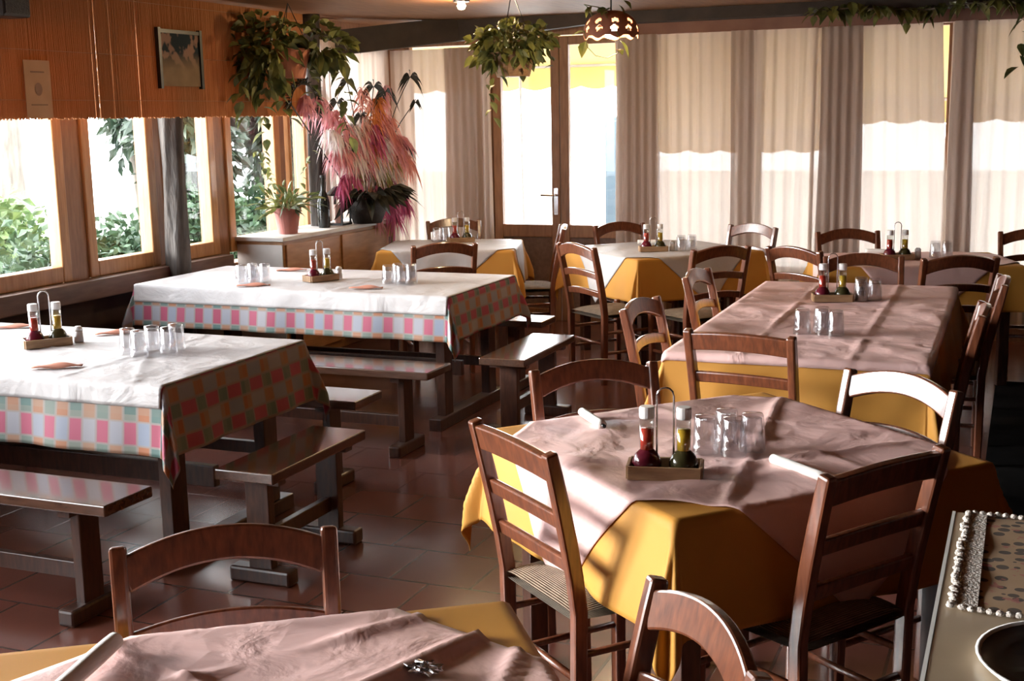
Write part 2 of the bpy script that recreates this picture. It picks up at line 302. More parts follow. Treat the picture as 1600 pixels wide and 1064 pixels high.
# ------------------------------------------------------------------ mesh builder
class MB:
    def __init__(s): s.v = []; s.f = []; s.uv = None; s.flat = []
    def box(s, c, d, rz=0.0, R=None):
        i = len(s.v); R = R or Matrix.Rotation(rz, 3, 'Z'); c = Vector(c)
        for x in (-.5, .5):
            for y in (-.5, .5):
                for z in (-.5, .5): s.v.append(c + R @ Vector((x*d[0], y*d[1], z*d[2])))
        for q in ((0, 1, 3, 2), (4, 6, 7, 5), (0, 4, 5, 1), (2, 3, 7, 6), (0, 2, 6, 4), (1, 5, 7, 3)): s.f.append(tuple(i+k for k in q))
        return s
    def span(s, a, b):
        a = Vector(a); b = Vector(b); d = b-a
        return s.box((a+b)/2, (abs(d.x), abs(d.y), abs(d.z)))
    def sweep(s, path, sec, up=Vector((0, 0, 1)), close=True):
        """sec(i) -> list of (side, up) offsets for each path point"""
        n = len(path); base_i = len(s.v); k = None
        for i, p in enumerate(path):
            a = path[max(0, i-1)]; b = path[min(n-1, i+1)]; t = (Vector(b)-Vector(a)).normalized()
            u_ = up if abs(t.dot(up)) < 0.98 else Vector((0, 1, 0))
            sd = t.cross(u_).normalized(); uu = sd.cross(t).normalized()
            pts = sec(i/(n-1)); k = len(pts)
            for (x, y) in pts: s.v.append(Vector(p)+sd*x+uu*y)
        for i in range(n-1):
            for j in range(k):
                j2 = (j+1) % k
                s.f.append((base_i+i*k+j, base_i+i*k+j2, base_i+(i+1)*k+j2, base_i+(i+1)*k+j))
        if close:
            s.f.append(tuple(base_i+j for j in range(k))[::-1]); s.f.append(tuple(base_i+(n-1)*k+j for j in range(k)))
        return s
    def bar(s, path, w_, h_, up=Vector((0, 0, 1))):
        return s.sweep(path, lambda t: [(-w_/2, -h_/2), (w_/2, -h_/2), (w_/2, h_/2), (-w_/2, h_/2)], up)
    def tube(s, path, r, n=8):
        rr = r if callable(r) else (lambda t: r)
        return s.sweep(path, lambda t: [(rr(t)*cos(2*pi*j/n), rr(t)*sin(2*pi*j/n)) for j in range(n)])
    def lathe(s, prof, c=(0, 0, 0), n=24, cap=True):
        i0 = len(s.v); c = Vector(c); m = len(prof)
        for (r, z) in prof:
            for j in range(n): s.v.append(c+Vector((r*cos(2*pi*j/n), r*sin(2*pi*j/n), z)))
        for i in range(m-1):
            for j in range(n):
                j2 = (j+1) % n
                s.f.append((i0+i*n+j, i0+i*n+j2, i0+(i+1)*n+j2, i0+(i+1)*n+j))
        if cap:
            if prof[0][0] > 1e-4: s.f.append(tuple(i0+j for j in range(n))[::-1])
            if prof[-1][0] > 1e-4: s.f.append(tuple(i0+(m-1)*n+j for j in range(n)))
        return s
    def grid(s, nu, nv, fn, uvfn=None):
        i0 = len(s.v)
        if uvfn and s.uv is None: s.uv = {}
        for i in range(nu+1):
            for j in range(nv+1):
                if uvfn: s.uv[len(s.v)] = uvfn(i/nu, j/nv)
                s.v.append(Vector(fn(i/nu, j/nv)))
        for i in range(nu):
            for j in range(nv):
                a = i0+i*(nv+1)+j; s.f.append((a, a+nv+1, a+nv+2, a+1))
        return s
    def build(s, name, mat, parent=None, smooth=False, bevel=0.0, solid=0.0, loc=None):
        me = bpy.data.meshes.new(name); me.from_pydata([tuple(x) for x in s.v], [], s.f); me.update()
        o = bpy.data.objects.new(name, me); COL.objects.link(o)
        me.materials.append(mat if not isinstance(mat, str) else M[mat])
        if s.uv:
            l = me.uv_layers.new(name='UVMap')
            for lp in me.loops: l.data[lp.index].uv = s.uv.get(lp.vertex_index, (0, 0))
        if smooth:
            for p in me.polygons: p.use_smooth = True
        if parent is not None: o.parent = parent
        if loc is not None: o.location = loc
        if solid:
            md = o.modifiers.new('thickness', 'SOLIDIFY'); md.thickness = solid; md.offset = -1
        if bevel:
            md = o.modifiers.new('edges', 'BEVEL'); md.width = bevel; md.segments = 2; md.limit_method = 'ANGLE'
        return o

def tag(o, label, cat, group=None):
    o['label'] = label; o['category'] = cat
    if group: o['group'] = group
    return o
def thing(name, label, cat, loc=(0, 0, 0), rz=0.0, group=None):
    o = bpy.data.objects.new(name, None); COL.objects.link(o); o.empty_display_size = 0.1
    o.location = loc; o.rotation_euler = (0, 0, rz); return tag(o, label, cat, group)
def struct(o): o['kind'] = 'structure'; return o
def dup(root, loc, rz, label, group=None, scale=None):
    r = root.copy(); COL.objects.link(r); r.location = loc; r.rotation_euler = (0, 0, rz); r['label'] = label
    if scale: r.scale = scale
    if group: r['group'] = group
    for ch in list(root.children):
        c = ch.copy(); COL.objects.link(c); c.parent = r
        for g in list(ch.children):
            d = g.copy(); COL.objects.link(d); d.parent = c
    return r
RND = random.Random(11)

# ------------------------------------------------------------------ room shell
XL, YB = -5.14, 9.75            # inner faces of left and back walls
XR, YF, ZC = 4.0, -1.6, 2.47
struct(MB().span((XL-0.2, YF-0.2, -0.12), (XR+0.2, YB+0.25, 0)).build('floor', 'floor'))
struct(MB().span((XL-0.2, YF-0.2, ZC), (XR+0.2, YB+0.25, ZC+0.12)).build('ceiling', 'ceiling'))
struct(MB().span((XR, YF-0.2, 0), (XR+0.15, YB+0.2, ZC)).build('wall_right', 'dark_wall'))
struct(MB().span((XL-0.2, YF-0.2, 0), (XR, YF, ZC)).build('wall_rear', 'dark_wall'))
struct(MB().span((-30, -20, -0.20), (30, 40, -0.14)).build('ground', 'ground'))
# left wall: low parapet, header, posts
PANES = [(-1.25, 0.05), (0.25, 1.45), (1.65, 2.85), (3.05, 4.20), (4.40, 5.68), (5.985, 6.50), (6.74, 7.145), (7.42, 7.96), (8.19, 8.38), (8.62, 9.45)]  # first pane, unseen behind the camera, is added to brighten the nearest table
ST = 0.075    # sash stile width
wl = MB(); wl.span((XL-0.14, YF, 0), (XL, YB+0.1, 0.72)); wl.span((XL-0.14, YF, 2.36), (XL, YB+0.1, ZC))
wl.span((XL-0.14, YF, 0.72), (XL, -1.25-ST, 2.36))
for (a, b), (c, d) in zip(PANES[:-1], PANES[1:]):
    if c-ST-(b+ST) > 0.01: wl.span((XL-0.14, b+ST, 0.72), (XL, c-ST, 2.36))
wl.span((XL-0.14, 9.45+ST, 0.72), (XL, YB+0.1, 2.36))
struct(wl.build('wall_left', 'frame'))
struct(MB().span((XL, YF, 0.685), (XL+0.10, 7.25, 0.80)).build('trim_1', 'sill', bevel=0.006))
struct(MB().span((XL, YF, 0.0), (XL+0.012, YB, 0.685)).build('baseboard_left', 'dark_wall'))
for k, (a, b) in enumerate(PANES):
    m = MB(); s2 = ST if k < 8 else 0.03
    x0, x1 = XL-0.075, XL+0.015
    m.span((x0, a-s2, 0.80), (x1, a, 2.34)); m.span((x0, b, 0.80), (x1, b+s2, 2.34))
    m.span((x0, a, 0.80), (x1, b, 0.895)); m.span((x0, a, 2.28), (x1, b, 2.34))
    f = struct(m.build('window_%d' % (k+1), 'pine', bevel=0.008))
    MB().span((XL-0.04, a-0.01, 0.885), (XL-0.034, b+0.01, 2.29)).build('pane', 'pane', f)
# log posts
def log_post(name, x, y, r, z1, seed):
    rr = random.Random(seed); ph = [rr.uniform(0, 6) for _ in range(4)]
    def rad(t, a): return r*(1+0.10*sin(3*a+ph[0]+t*4)+0.07*sin(7*t*2+ph[1])+0.08*sin(5*a+11*t+ph[2]))
    m = MB(); N = 20; K = 26
    m.sweep([(x+0.012*sin(5*i/K+ph[3]), y+0.012*cos(4*i/K), z1*i/K) for i in range(K+1)], lambda t: [(rad(t, 2*pi*j/N)*cos(2*pi*j/N), rad(t, 2*pi*j/N)*sin(2*pi*j/N)) for j in range(N)])
    return struct(m.build(name, 'log', smooth=True))
log_post('trim_2', -5.0, 6.60, 0.074, ZC, 3)
log_post('trim_3', -4.98, 8.30, 0.06, ZC, 8)
# back wall
YG = 9.83
wb = MB()
wb.span((XL-0.14, YB+0.02, 0), (-4.18, YB+0.15, 0.42)); wb.span((-2.93, YB+0.02, 0), (XR, YB+0.15, 0.42))
wb.span((XL-0.14, YB, 2.34), (XR, YB+0.15, ZC))
POSTS = [(-5.28, -4.96), (-4.27, -4.16), (-2.98, -2.88), (-2.06, -1.96), (-1.36, -1.26), (-0.53, -0.43), (0.40, 4.0)]  # last span: unseen wall stretch closed to cut light from the right
for a, b in POSTS: wb.span((a, YB+0.02, 0.42 if not (-4.4 < a < -2.9) else 0), (b, YB+0.15, 2.34))
struct(wb.build('wall_back', 'frame'))
gaps = [(-4.96, -4.27), (-2.88, -2.06), (-1.96, -1.36), (-1.26, -0.53), (-0.43, 0.40)]
for k, (a, b) in enumerate(gaps):
    m = MB(); y0, y1 = YB+0.04, YB+0.11
    m.span((a, y0, 0.42), (a+0.04, y1, 2.34)); m.span((b-0.04, y0, 0.42), (b, y1, 2.34)); m.span((a+0.04, y0, 0.42), (b-0.04, y1, 0.50)); m.span((a+0.04, y0, 2.29), (b-0.04, y1, 2.34))
    f = struct(m.build('window_%d' % (len(PANES)+1+k), 'frame', bevel=0.006))
    MB().span((a+0.03, YG, 0.49), (b-0.03, YG+0.006, 2.30)).build('pane', 'pane', f)
# two door leaves
for k, (a, b) in enumerate(((-4.16, -3.565), (-3.56, -2.98))):
    m = MB(); y0, y1 = YB+0.03, YB+0.09
    sl, sr = (0.08, 0.075) if k == 0 else (0.075, 0.055)
    m.span((a, y0, 0.0), (a+sl, y1, 2.33)); m.span((b-sr, y0, 0.0), (b, y1, 2.33))
    m.span((a+sl, y0, 0.0), (b-sr, y1, 0.10)); m.span((a+sl, y0, 0.70), (b-sr, y1, 0.805)); m.span((a+sl, y0, 2.26), (b-sr, y1, 2.33))
    f = struct(m.build('door_%d' % (k+1), 'frame', bevel=0.006))
    MB().span((a+sl-0.005, YB+0.045, 0.09), (b-sr+0.005, YB+0.07, 0.71)).build('panel', 'sill', f)
    MB().span((a+sl-0.01, YG, 0.80), (b-sr+0.01, YG+0.006, 2.27)).build('pane', 'pane', f)
    if k == 0:
        h = MB(); hx = b-0.035
        h.box((hx, y0-0.004, 1.0), (0.035, 0.008, 0.22)); h.tube([(hx, y0-0.005, 1.05), (hx, y0-0.05, 1.05)], 0.009); h.tube([(hx, y0-0.05, 1.05), (hx-0.12, y0-0.05, 1.052)], 0.009)
        h.build('door_handle', 'chrome', f)
struct(MB().span((-2.9, 9.62, 2.30), (XR, 9.75, 2.40)).build('trim_4', 'plaster', bevel=0.005))
# sloping dark beam in the back left corner, level beam to the right
bm = MB(); bm.bar([(-5.13, 8.70, 2.275), (-4.30, 9.46, 2.40), (-2.6, 9.50, 2.53)], 0.11, 0.19); struct(bm.build('trim_5', 'beam'))
struct(MB().span((-2.9, 9.42, 2.385), (XR, 9.60, ZC)).build('trim_6', 'beam'))

# ------------------------------------------------------------------ curtains
def curtain(name, label, x0, x1, zt, zb, dens, y=9.62, axis='x', slant0=0.0, slant1=0.0, seed=1, step=0.011, gather=()):
    """dens(s)->fold amplitude in metres at 0..1 across; gather is a smooth waved sheet"""
    rr = random.Random(seed); ph = [rr.uniform(0, 6.3) for _ in range(5)]
    n = int((x1-x0)/step); m = MB()
    def fn(u, v):
        s = x0+(x1-x0)*u; amp = dens(u)*(0.35+0.65*v**0.6)
        fr = 62
        yy = amp*(sin(fr*s+ph[0]+2.2*sin(3.1*s+ph[1]))+0.35*sin(2.3*fr*s+ph[2]))
        z = zt+(zb-zt)*v
        ss = s + v*(slant0*(1-u)+slant1*u) + 0.006*sin(23*s+3*v+ph[3])
        return (ss, y+yy, z) if axis == 'x' else (y+yy, ss, z)
    m.grid(n, 14, fn, lambda u, v: ((x1-x0)*u*1.6, (zt-zb)*v))
    o = tag(m.build(name, 'sheer', smooth=True), label, 'curtain', 'sheer curtains on the window walls')
    for (g0, g1, layers) in gather:
        m = MB()
        for L_ in range(layers):
            p2 = rr.uniform(0, 6)
            def fg(u, v, L_=L_, p2=p2):
                pin = 0.5+0.5*abs(v-0.25)**0.7 if False else 1.0
                s = g0+(g1-g0)*(0.5+(u-0.5)*(0.88+0.12*v)*pin)+0.008*sin(5*v+p2)
                yy = 0.055+0.022*L_+0.018*sin(85*s+p2+1.2*sin(9*s))*(0.5+0.5*v)
                return (s, y-yy, zt+(zb-zt)*v) if axis == 'x' else (y+yy, s, zt+(zb-zt)*v)
            m.grid(max(10, int((g1-g0)/0.009)), 10, fg, lambda u, v: ((g1-g0)*u*2, (zt-zb)*v))
        m.build('gathered_folds', 'sheer_fold', o, smooth=True)
    return o
def bunch(*rng):
    def f(u):
        a = 0.014
        for (c, wd, h) in rng: a += h*exp(-((u-c)/wd)**2)
        return min(a, 0.042)
    return f
curtain('sheer_curtain', 'sheer curtain behind the flower arrangement, on the window side wall', 8.42, 9.60, 2.30, 0.92, bunch((0.1, 0.2, 0.02)), y=-5.03, axis='y', seed=2)
curtain('sheer_curtain', 'sheer curtain left of the glass door, gathered at its door side', -5.02, -4.10, 2.26, 0.12, bunch((0.8, 0.25, 0.03)), seed=3, slant1=0.02, gather=((-4.50, -4.10, 2),))
curtain('sheer_curtain', 'widest sheer curtain, right of the glass door, gathered along the door', -3.04, -1.47, 2.30, 0.12, bunch((0.1, 0.17, 0.03), (0.65, 0.1, 0.02)), seed=4, slant0=0.05, slant1=-0.03, gather=((-3.02, -2.66, 2), (-2.11, -1.92, 1)))
curtain('sheer_curtain', 'sheer curtain ending at the narrow yellow gap on the right', -1.51, -0.60, 2.30, 0.12, bunch((0.1, 0.22, 0.03)), seed=5, slant1=0.11, slant0=0.0, y=9.655, gather=((-1.46, -1.13, 2),))
curtain('sheer_curtain', 'sheer curtain at the far right edge of the back windows', -0.545, 2.2, 2.30, 0.12, bunch((0.04, 0.05, 0.03), (0.4, 0.1, 0.02)), seed=6, gather=((-0.53, -0.36, 2), (0.38, 0.6, 2)))

# ------------------------------------------------------------------ awnings and yard outside
def awning(label, x0, x1, zi, zo, zv, yo=11.3, sc=0.30):
    t = thing('awning', label, 'awning', ((x0+x1)/2, 9.95, zi), 0, 'yellow awnings outside')
    cx = (x0+x1)/2
    MB().grid(10, 6, lambda u, v: (x0-cx+(x1-x0)*u, (yo-9.95)*v, (zo-zi)*v-0.03*sin(pi*v))).build('canopy', 'awning', t, smooth=True, solid=0.004)
    n = max(12, int((x1-x0)/sc*12))
    MB().grid(n, 3, lambda u, v: (x0-cx+(x1-x0)*u, yo-9.95+0.004+0.01*sin(40*u)*v, zo-zi-v*(zo-zv-0.03+0.03*abs(sin(pi*u*(x1-x0)/sc))))).build('valance', 'awning', t, solid=0.003)
    MB().tube([(x0-cx, yo-9.955, zo-zi), (x1-cx, yo-9.955, zo-zi)], 0.02).build('front_bar', 'grey_pole', t)
awning('yellow awning with scalloped edge outside the glass door', -6.0, -3.22, 2.62, 2.16, 1.935)
awning('yellow awning hanging low behind the curtain right of the door', -3.18, -1.50, 2.62, 1.52, 1.335)
awning('yellow scalloped awning behind the far right curtains', -1.46, 2.4, 2.62, 1.78, 1.575)
t = tag(MB().tube([(-4.45, 11.2, -0.14), (-4.47, 11.2, 2.1)], 0.014).build('awning_pole', 'grey_pole'), 'thin grey pole outside the left door pane', 'pole')
t = thing('storage_cabinet', 'pale blue metal cabinet outside the right door pane', 'cabinet', (-3.58, 11.9, -0.14))
MB().span((-0.22, -0.2, 0.06), (0.22, 0.2, 1.82)).build('body', 'pale_blue', t, bevel=0.01)
MB().span((-0.20, -0.215, 0.1), (0.20, -0.2, 1.78)).build('door', 'pale_blue', t, bevel=0.005)
for sx in (-1, 1): MB().span((sx*0.2-0.02, -0.15, 0), (sx*0.2+0.02, 0.15, 0.06)).build('foot', 'grey_pole', t)

# ------------------------------------------------------------------ leaves
def add_leaf(m, p, d, up, L, W, droop=0.3, seg=4):
    """pointed leaf from p along d, bent by droop"""
    d = Vector(d).normalized(); sd = d.cross(Vector(up))
    sd = sd.normalized() if sd.length > 1e-3 else Vector((1, 0, 0)); nn = sd.cross(d).normalized()
    i0 = len(m.v); prof = (0.0, 0.75, 1.0, 0.62, 0.0) if seg == 4 else (0.0, 1.0, 0.0)
    n = len(prof)
    for i, wv in enumerate(prof):
        t = i/(n-1); c = Vector(p)+d*(L*t)-Vector((0, 0, 1))*droop*L*t*t
        hw = W*0.5*wv
        if i in (0, n-1): m.v.append(c)
        else: m.v += [c-sd*hw+nn*hw*0.3, c, c+sd*hw+nn*hw*0.3]
    idx = [[i0]]; k = i0+1
    for i in range(1, n-1): idx.append([k, k+1, k+2]); k += 3
    idx.append([k])
    a = idx[1]; m.f += [(i0, a[1], a[0]), (i0, a[2], a[1])]
    for i in range(1, n-2):
        a, b = idx[i], idx[i+1]; m.f += [(a[0], a[1], b[1], b[0]), (a[1], a[2], b[2], b[1])]
    a = idx[n-2]; m.f += [(a[0], a[1], k), (a[1], a[2], k)]
def rand_dir(rr, zlo=-1, zhi=1):
    a = rr.uniform(0, 2*pi); z = rr.uniform(zlo, zhi); q = sqrt(max(0, 1-z*z)); return Vector((q*cos(a), q*sin(a), z))
def foliage(m, rr, n, c, rad, L, W, droop=0.4, shell=0.5, zlo=-1, seg=4):
    for _ in range(n):
        d = rand_dir(rr, zlo); q = shell+(1-shell)*rr.random()
        p = Vector(c)+Vector((d.x*rad[0], d.y*rad[1], d.z*rad[2]))*q
        dd = (d+rand_dir(rr)*0.8); l = L*rr.uniform(0.6, 1.2)
        add_leaf(m, p, dd, rand_dir(rr), l, W*l/L, droop, seg)
def vine(m, rr, path, L, step=0.045):
    for i in range(len(path)-1):
        a, b = Vector(path[i]), Vector(path[i+1]); n = max(1, int((b-a).length/step))
        for k in range(n):
            p = a.lerp(b, k/n); d = rand_dir(rr, -0.8, 0.3); l = L*rr.uniform(0.7, 1.2); add_leaf(m, p, d, (0, 0, 1), l, l*0.75, 0.5)

# garden seen through the left windows
def shrub(name, label, c, rad, n, mat, L, seed, cat='shrub', trunk=None, group='garden planting outside the side windows', W=0.55):
    t = thing(name, label, cat, (c[0], c[1], -0.14), 0, group); rr = random.Random(seed)
    m = MB()
    for k in range(7):
        a = rr.uniform(0, 6.28); q = 0.5*rr.random()
        foliage(m, rr, n//7, (rad[0]*q*cos(a), rad[1]*q*sin(a), c[2]+0.14+rad[2]*rr.uniform(-0.25, 0.3)), (rad[0]*0.65, rad[1]*0.65, rad[2]*0.75), L, L*W, 0.3, 0.3, seg=2)
    m.build('foliage', mat, t)
    tm = MB(); tr = trunk or 0.03
    tm.tube([(0.02*sin(i), 0.02*cos(2*i), (c[2]+0.14)*i/6) for i in range(7)], lambda q: tr*(1.1-0.4*q), 10); tm.build('trunk', 'bark', t, smooth=True)
    return t
LF = 'leafy green hedge bush outside the '
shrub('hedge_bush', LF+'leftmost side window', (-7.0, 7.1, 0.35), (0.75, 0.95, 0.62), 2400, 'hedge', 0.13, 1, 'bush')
shrub('hedge_bush', 'yellow-green hedge bush behind the leftmost side window', (-8.2, 8.0, 0.72), (0.8, 1.1, 0.6), 2200, 'hedge_light', 0.13, 2, 'bush')
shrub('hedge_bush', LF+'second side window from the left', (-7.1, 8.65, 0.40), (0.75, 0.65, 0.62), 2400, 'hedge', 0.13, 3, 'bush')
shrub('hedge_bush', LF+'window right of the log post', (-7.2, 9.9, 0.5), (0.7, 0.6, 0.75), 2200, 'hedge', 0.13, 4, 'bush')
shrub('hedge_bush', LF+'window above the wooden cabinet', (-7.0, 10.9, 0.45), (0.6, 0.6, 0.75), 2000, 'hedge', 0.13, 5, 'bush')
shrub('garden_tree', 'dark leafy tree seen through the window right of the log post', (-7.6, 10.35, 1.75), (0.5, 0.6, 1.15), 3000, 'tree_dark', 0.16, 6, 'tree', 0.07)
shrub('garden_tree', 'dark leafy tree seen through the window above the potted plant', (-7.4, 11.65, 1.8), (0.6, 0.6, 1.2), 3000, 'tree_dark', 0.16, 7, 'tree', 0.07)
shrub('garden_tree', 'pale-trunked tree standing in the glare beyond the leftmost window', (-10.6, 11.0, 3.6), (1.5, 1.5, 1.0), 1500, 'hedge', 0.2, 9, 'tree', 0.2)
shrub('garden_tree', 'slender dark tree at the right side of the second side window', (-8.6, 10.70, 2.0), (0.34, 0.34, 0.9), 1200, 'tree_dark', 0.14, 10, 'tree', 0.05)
t = thing('garden_bench', 'low grey stone bench in the garden outside the second side window', 'bench', (-6.55, 7.9, -0.14))
MB().span((-0.15, -0.35, 0.3), (0.15, 0.35, 0.38)).build('seat', 'ground', t, bevel=0.01)
for sy in (-1, 1): MB().span((-0.1, sy*0.25-0.04, 0), (0.1, sy*0.25+0.04, 0.3)).build('leg', 'ground', t)

# ------------------------------------------------------------------ bamboo screen, pictures
def bamboo(name, label, y0, y1, z0, z1, x, seed):
    rr = random.Random(seed); m = MB(); y = y0
    while y < y1:
        d = rr.uniform(0.008, 0.013); zz = z0+rr.uniform(-0.006, 0.006)
        if rr.random() > 0.006:
            xx = x+rr.uniform(-0.0015, 0.0015); k = 7; i0 = len(m.v)
            lean = rr.uniform(-0.0015, 0.0015)
            for j in range(k+1):
                a = 2*pi*j/k
                for z in (zz, z1): m.v.append(Vector((xx+d*0.5*cos(a), y+d*0.5+d*0.5*sin(a)+(lean if z == z1 else 0), z)))
            for j in range(k): m.f.append((i0+2*j, i0+2*j+1, i0+2*j+3, i0+2*j+2))
        y += d*0.86
    t = thing(name, label, 'screen', (0, 0, 0)); m.build('reeds', 'bamboo', t, smooth=True)
    r = MB()
    for z in (z0+0.10, (z0+z1)/2, z1-0.05): r.tube([(x+0.010, y0, z), (x+0.010, y1, z)], 0.0016, 5)
    r.build('binding_cord', 'tray', t)
bamboo('bamboo_screen', 'orange-brown bamboo reed screen hung along the side wall above the windows', 4.62, 8.02, 1.732, 2.45, -4.885, 4)
px = -4.866
t = thing('framed_picture', 'small landscape picture with black side bars hung on the bamboo screen', 'picture', (px, 6.545, 2.085), 0)
MB().span((-0.006, -0.195, -0.165), (0.006, 0.195, 0.165)).build('print', 'picture', t)
for sy in (-1, 1): MB().span((-0.008, sy*0.205-0.012, -0.18), (0.018, sy*0.205+0.012, 0.18)).build('side_bar', 'black', t)
MB().span((-0.008, -0.2, 0.150), (0.014, 0.2, 0.172)).build('top_bar', 'black', t)
t = thing('wall_card', 'buff paper card with a round emblem pinned to the bamboo screen', 'card', (px, 5.315, 1.888), 0)
MB().span((-0.002, -0.095, -0.15), (0.002, 0.095, 0.15)).build('sheet', 'card', t)
e = MB(); e.lathe([(0.0, 0.0), (0.034, 0.0)], n=24, cap=False); o = e.build('emblem', 'card_ink', t, loc=(0.0035, 0, 0.0)); o.rotation_euler = (0, pi/2, 0); o.scale = (1, 0.8, 1)
MB().span((0.0025, -0.05, 0.085), (0.0035, 0.05, 0.093)).build('printed_line', 'card_ink', t)
MB().span((0.0025, -0.06, -0.085), (0.0035, 0.06, -0.078)).build('printed_line', 'card_ink', t)

# dark speaker in the top left corner
t = thing('wall_speaker', 'dark box loudspeaker in the top left corner above the bamboo screen', 'speaker', (-4.78, 5.05, 2.235))
MB().span((-0.07, -0.10, 0), (0.07, 0.09, 0.16)).build('cabinet', 'black', t, bevel=0.012)
MB().span((0.07, -0.085, 0.015), (0.076, 0.075, 0.145)).build('grille', 'basket', t)
MB().span((-0.02, -0.02, 0.155), (0.02, 0.02, ZC-2.235)).build('bracket', 'black', t)

# ------------------------------------------------------------------ tables and cloths
def trestle_table(label, x0, x1, y0, y1):
    t = thing('trestle_table', label, 'table', ((x0+x1)/2, (y0+y1)/2, 0), 0, 'long trestle tables by the side windows')
    hx, hy = (x1-x0)/2, (y1-y0)/2
    MB().span((-hx, -hy, 0.705), (hx, hy, 0.748)).build('tabletop', 'wood_dark', t, bevel=0.004)
    for sx in (-1, 1):
        for sy in (-1, 1):
            MB().box((sx*(hx-0.11), sy*(hy-0.16), 0.385), (0.055, 0.10, 0.64)).build('leg', 'wood_dark', t, bevel=0.004)
        MB().span((sx*(hx-0.11)-0.04, -hy+0.02, 0.0), (sx*(hx-0.11)+0.04, hy-0.02, 0.065)).build('foot_rail', 'wood_dark', t, bevel=0.006)
    MB().span((-hx+0.14, -0.02, 0.22), (hx-0.14, 0.02, 0.31)).build('stretcher', 'wood_dark', t, bevel=0.004)
    return t
def square_table(label, cx, cy, sx, sy, rz):
    t = thing('dining_table', label, 'table', (cx, cy, 0), rz, 'dining tables under yellow cloths')
    MB().span((-sx/2, -sy/2, 0.715), (sx/2, sy/2, 0.748)).build('tabletop', 'wood_dark', t, bevel=0.004)
    MB().span((-sx/2+0.06, -sy/2+0.06, 0.63), (sx/2-0.06, sy/2-0.06, 0.715)).build('apron', 'wood_dark', t)
    for a in (-1, 1):
        for b in (-1, 1): MB().box((a*(sx/2-0.085), b*(sy/2-0.085), 0.33), (0.06, 0.06, 0.66)).build('leg', 'wood_dark', t, bevel=0.004)
    return t
def drape(name, label, cat, mat, table, hx, hy, sx, sy, rot=0.0, off=(0, 0), z=0.752, ext=0.0, seed=1, group=None, creases=(), wr=0.0, flare=0.10, fold=0.012, step=0.0145, shift=0.0):
    rr = random.Random(seed*7+1); ph = [rr.uniform(0, 6.28) for _ in range(8)]; f1, f2 = rr.uniform(9, 12), rr.uniform(17, 22)
    rw = random.Random(seed*13+len(name)); pw = [(rw.uniform(0, 6.28), rw.uniform(4, 11), rw.uniform(0, 6.28), rw.uniform(0.4, 1)) for _ in range(7)]
    cr_, sr_ = cos(rot), sin(rot); R0 = 0.012
    def fn(U, V):
        u = -sx+2*sx*U; v = -sy+2*sy*V
        a = off[0]+cr_*u-sr_*v; b = off[1]+sr_*u+cr_*v
        qa = max(-hx, min(hx, a)); qb = max(-hy, min(hy, b)); da, db = a-qa, b-qb; d = sqrt(da*da+db*db)
        zz = z; h = 0.0
        edge = min(hx-abs(qa), hy-abs(qb))
        for (p, fr, an, am) in pw: h += am*sin(fr*(u*cos(an)+v*sin(an))*2.2+p+1.3*sin(fr*0.7*(v*cos(an)-u*sin(an))+p))
        h *= wr/3.0
        for (kind, c, amp, wd) in creases:
            if kind == 'u': q = u-c
            elif kind == 'v': q = v-c
            else: q = u*cos(kind)+v*sin(kind)-c
            h += amp*exp(-(q/wd)**2)
        if d < 1e-6: return (qa, qb, zz+max(h, -0.0012)*min(1, edge/0.03+0.15)+0.0)
        na, nb = da/d, db/d
        if d < R0*pi/2:
            th = d/R0; out = R0*sin(th); dz = R0*(1-cos(th))
        else:
            hh = d-R0*pi/2; out = R0+flare*hh; dz = R0+hh*0.985
        per = qa*1.0+qb*1.0 if True else 0
        corner = (abs(da) > 1e-6 and abs(db) > 1e-6)
        th = math.atan2(nb, na)
        k = min(1.0, d/0.25)
        if corner:
            # mouth of the corner fold: two soft pleats
            tq = th % (pi/2)/(pi/2); out += k*(0.05*sin(pi*tq)**2+0.020*cos(6*pi*tq)*sin(pi*tq))*min(1, d/0.15)
            rip = 0
        else:
            rip = fold*k*(sin(f1*per+ph[0])+0.6*sin(f2*per+ph[1]+ph[2]*na))
            # ripples die out at the table corners
            ec = min(1.0, (hx-abs(qa) if abs(db) > 1e-6 else hy-abs(qb))/0.12); rip *= ec
        out += rip+fold*k*0.9+ext
        return (qa+na*out, qb+nb*out, zz-dz+0.0)
    m = MB(); nu = int(2*sx/step); nv = int(2*sy/step)
    m.grid(nu, nv, fn, lambda U, V: (-sx+2*sx*U+shift, -sy+2*sy*V+shift))
    o = m.build(name, mat, smooth=True); o.location = table.location; o.rotation_euler = table.rotation_euler
    md = o.modifiers.new('thickness', 'SOLIDIFY'); md.thickness = 0.0012; md.offset = 1
    return tag(o, label, cat, group)

YG_ = 'golden yellow tablecloths'; PG_ = 'paper covers on the tables'; CH_ = 'chequered tablecloths'
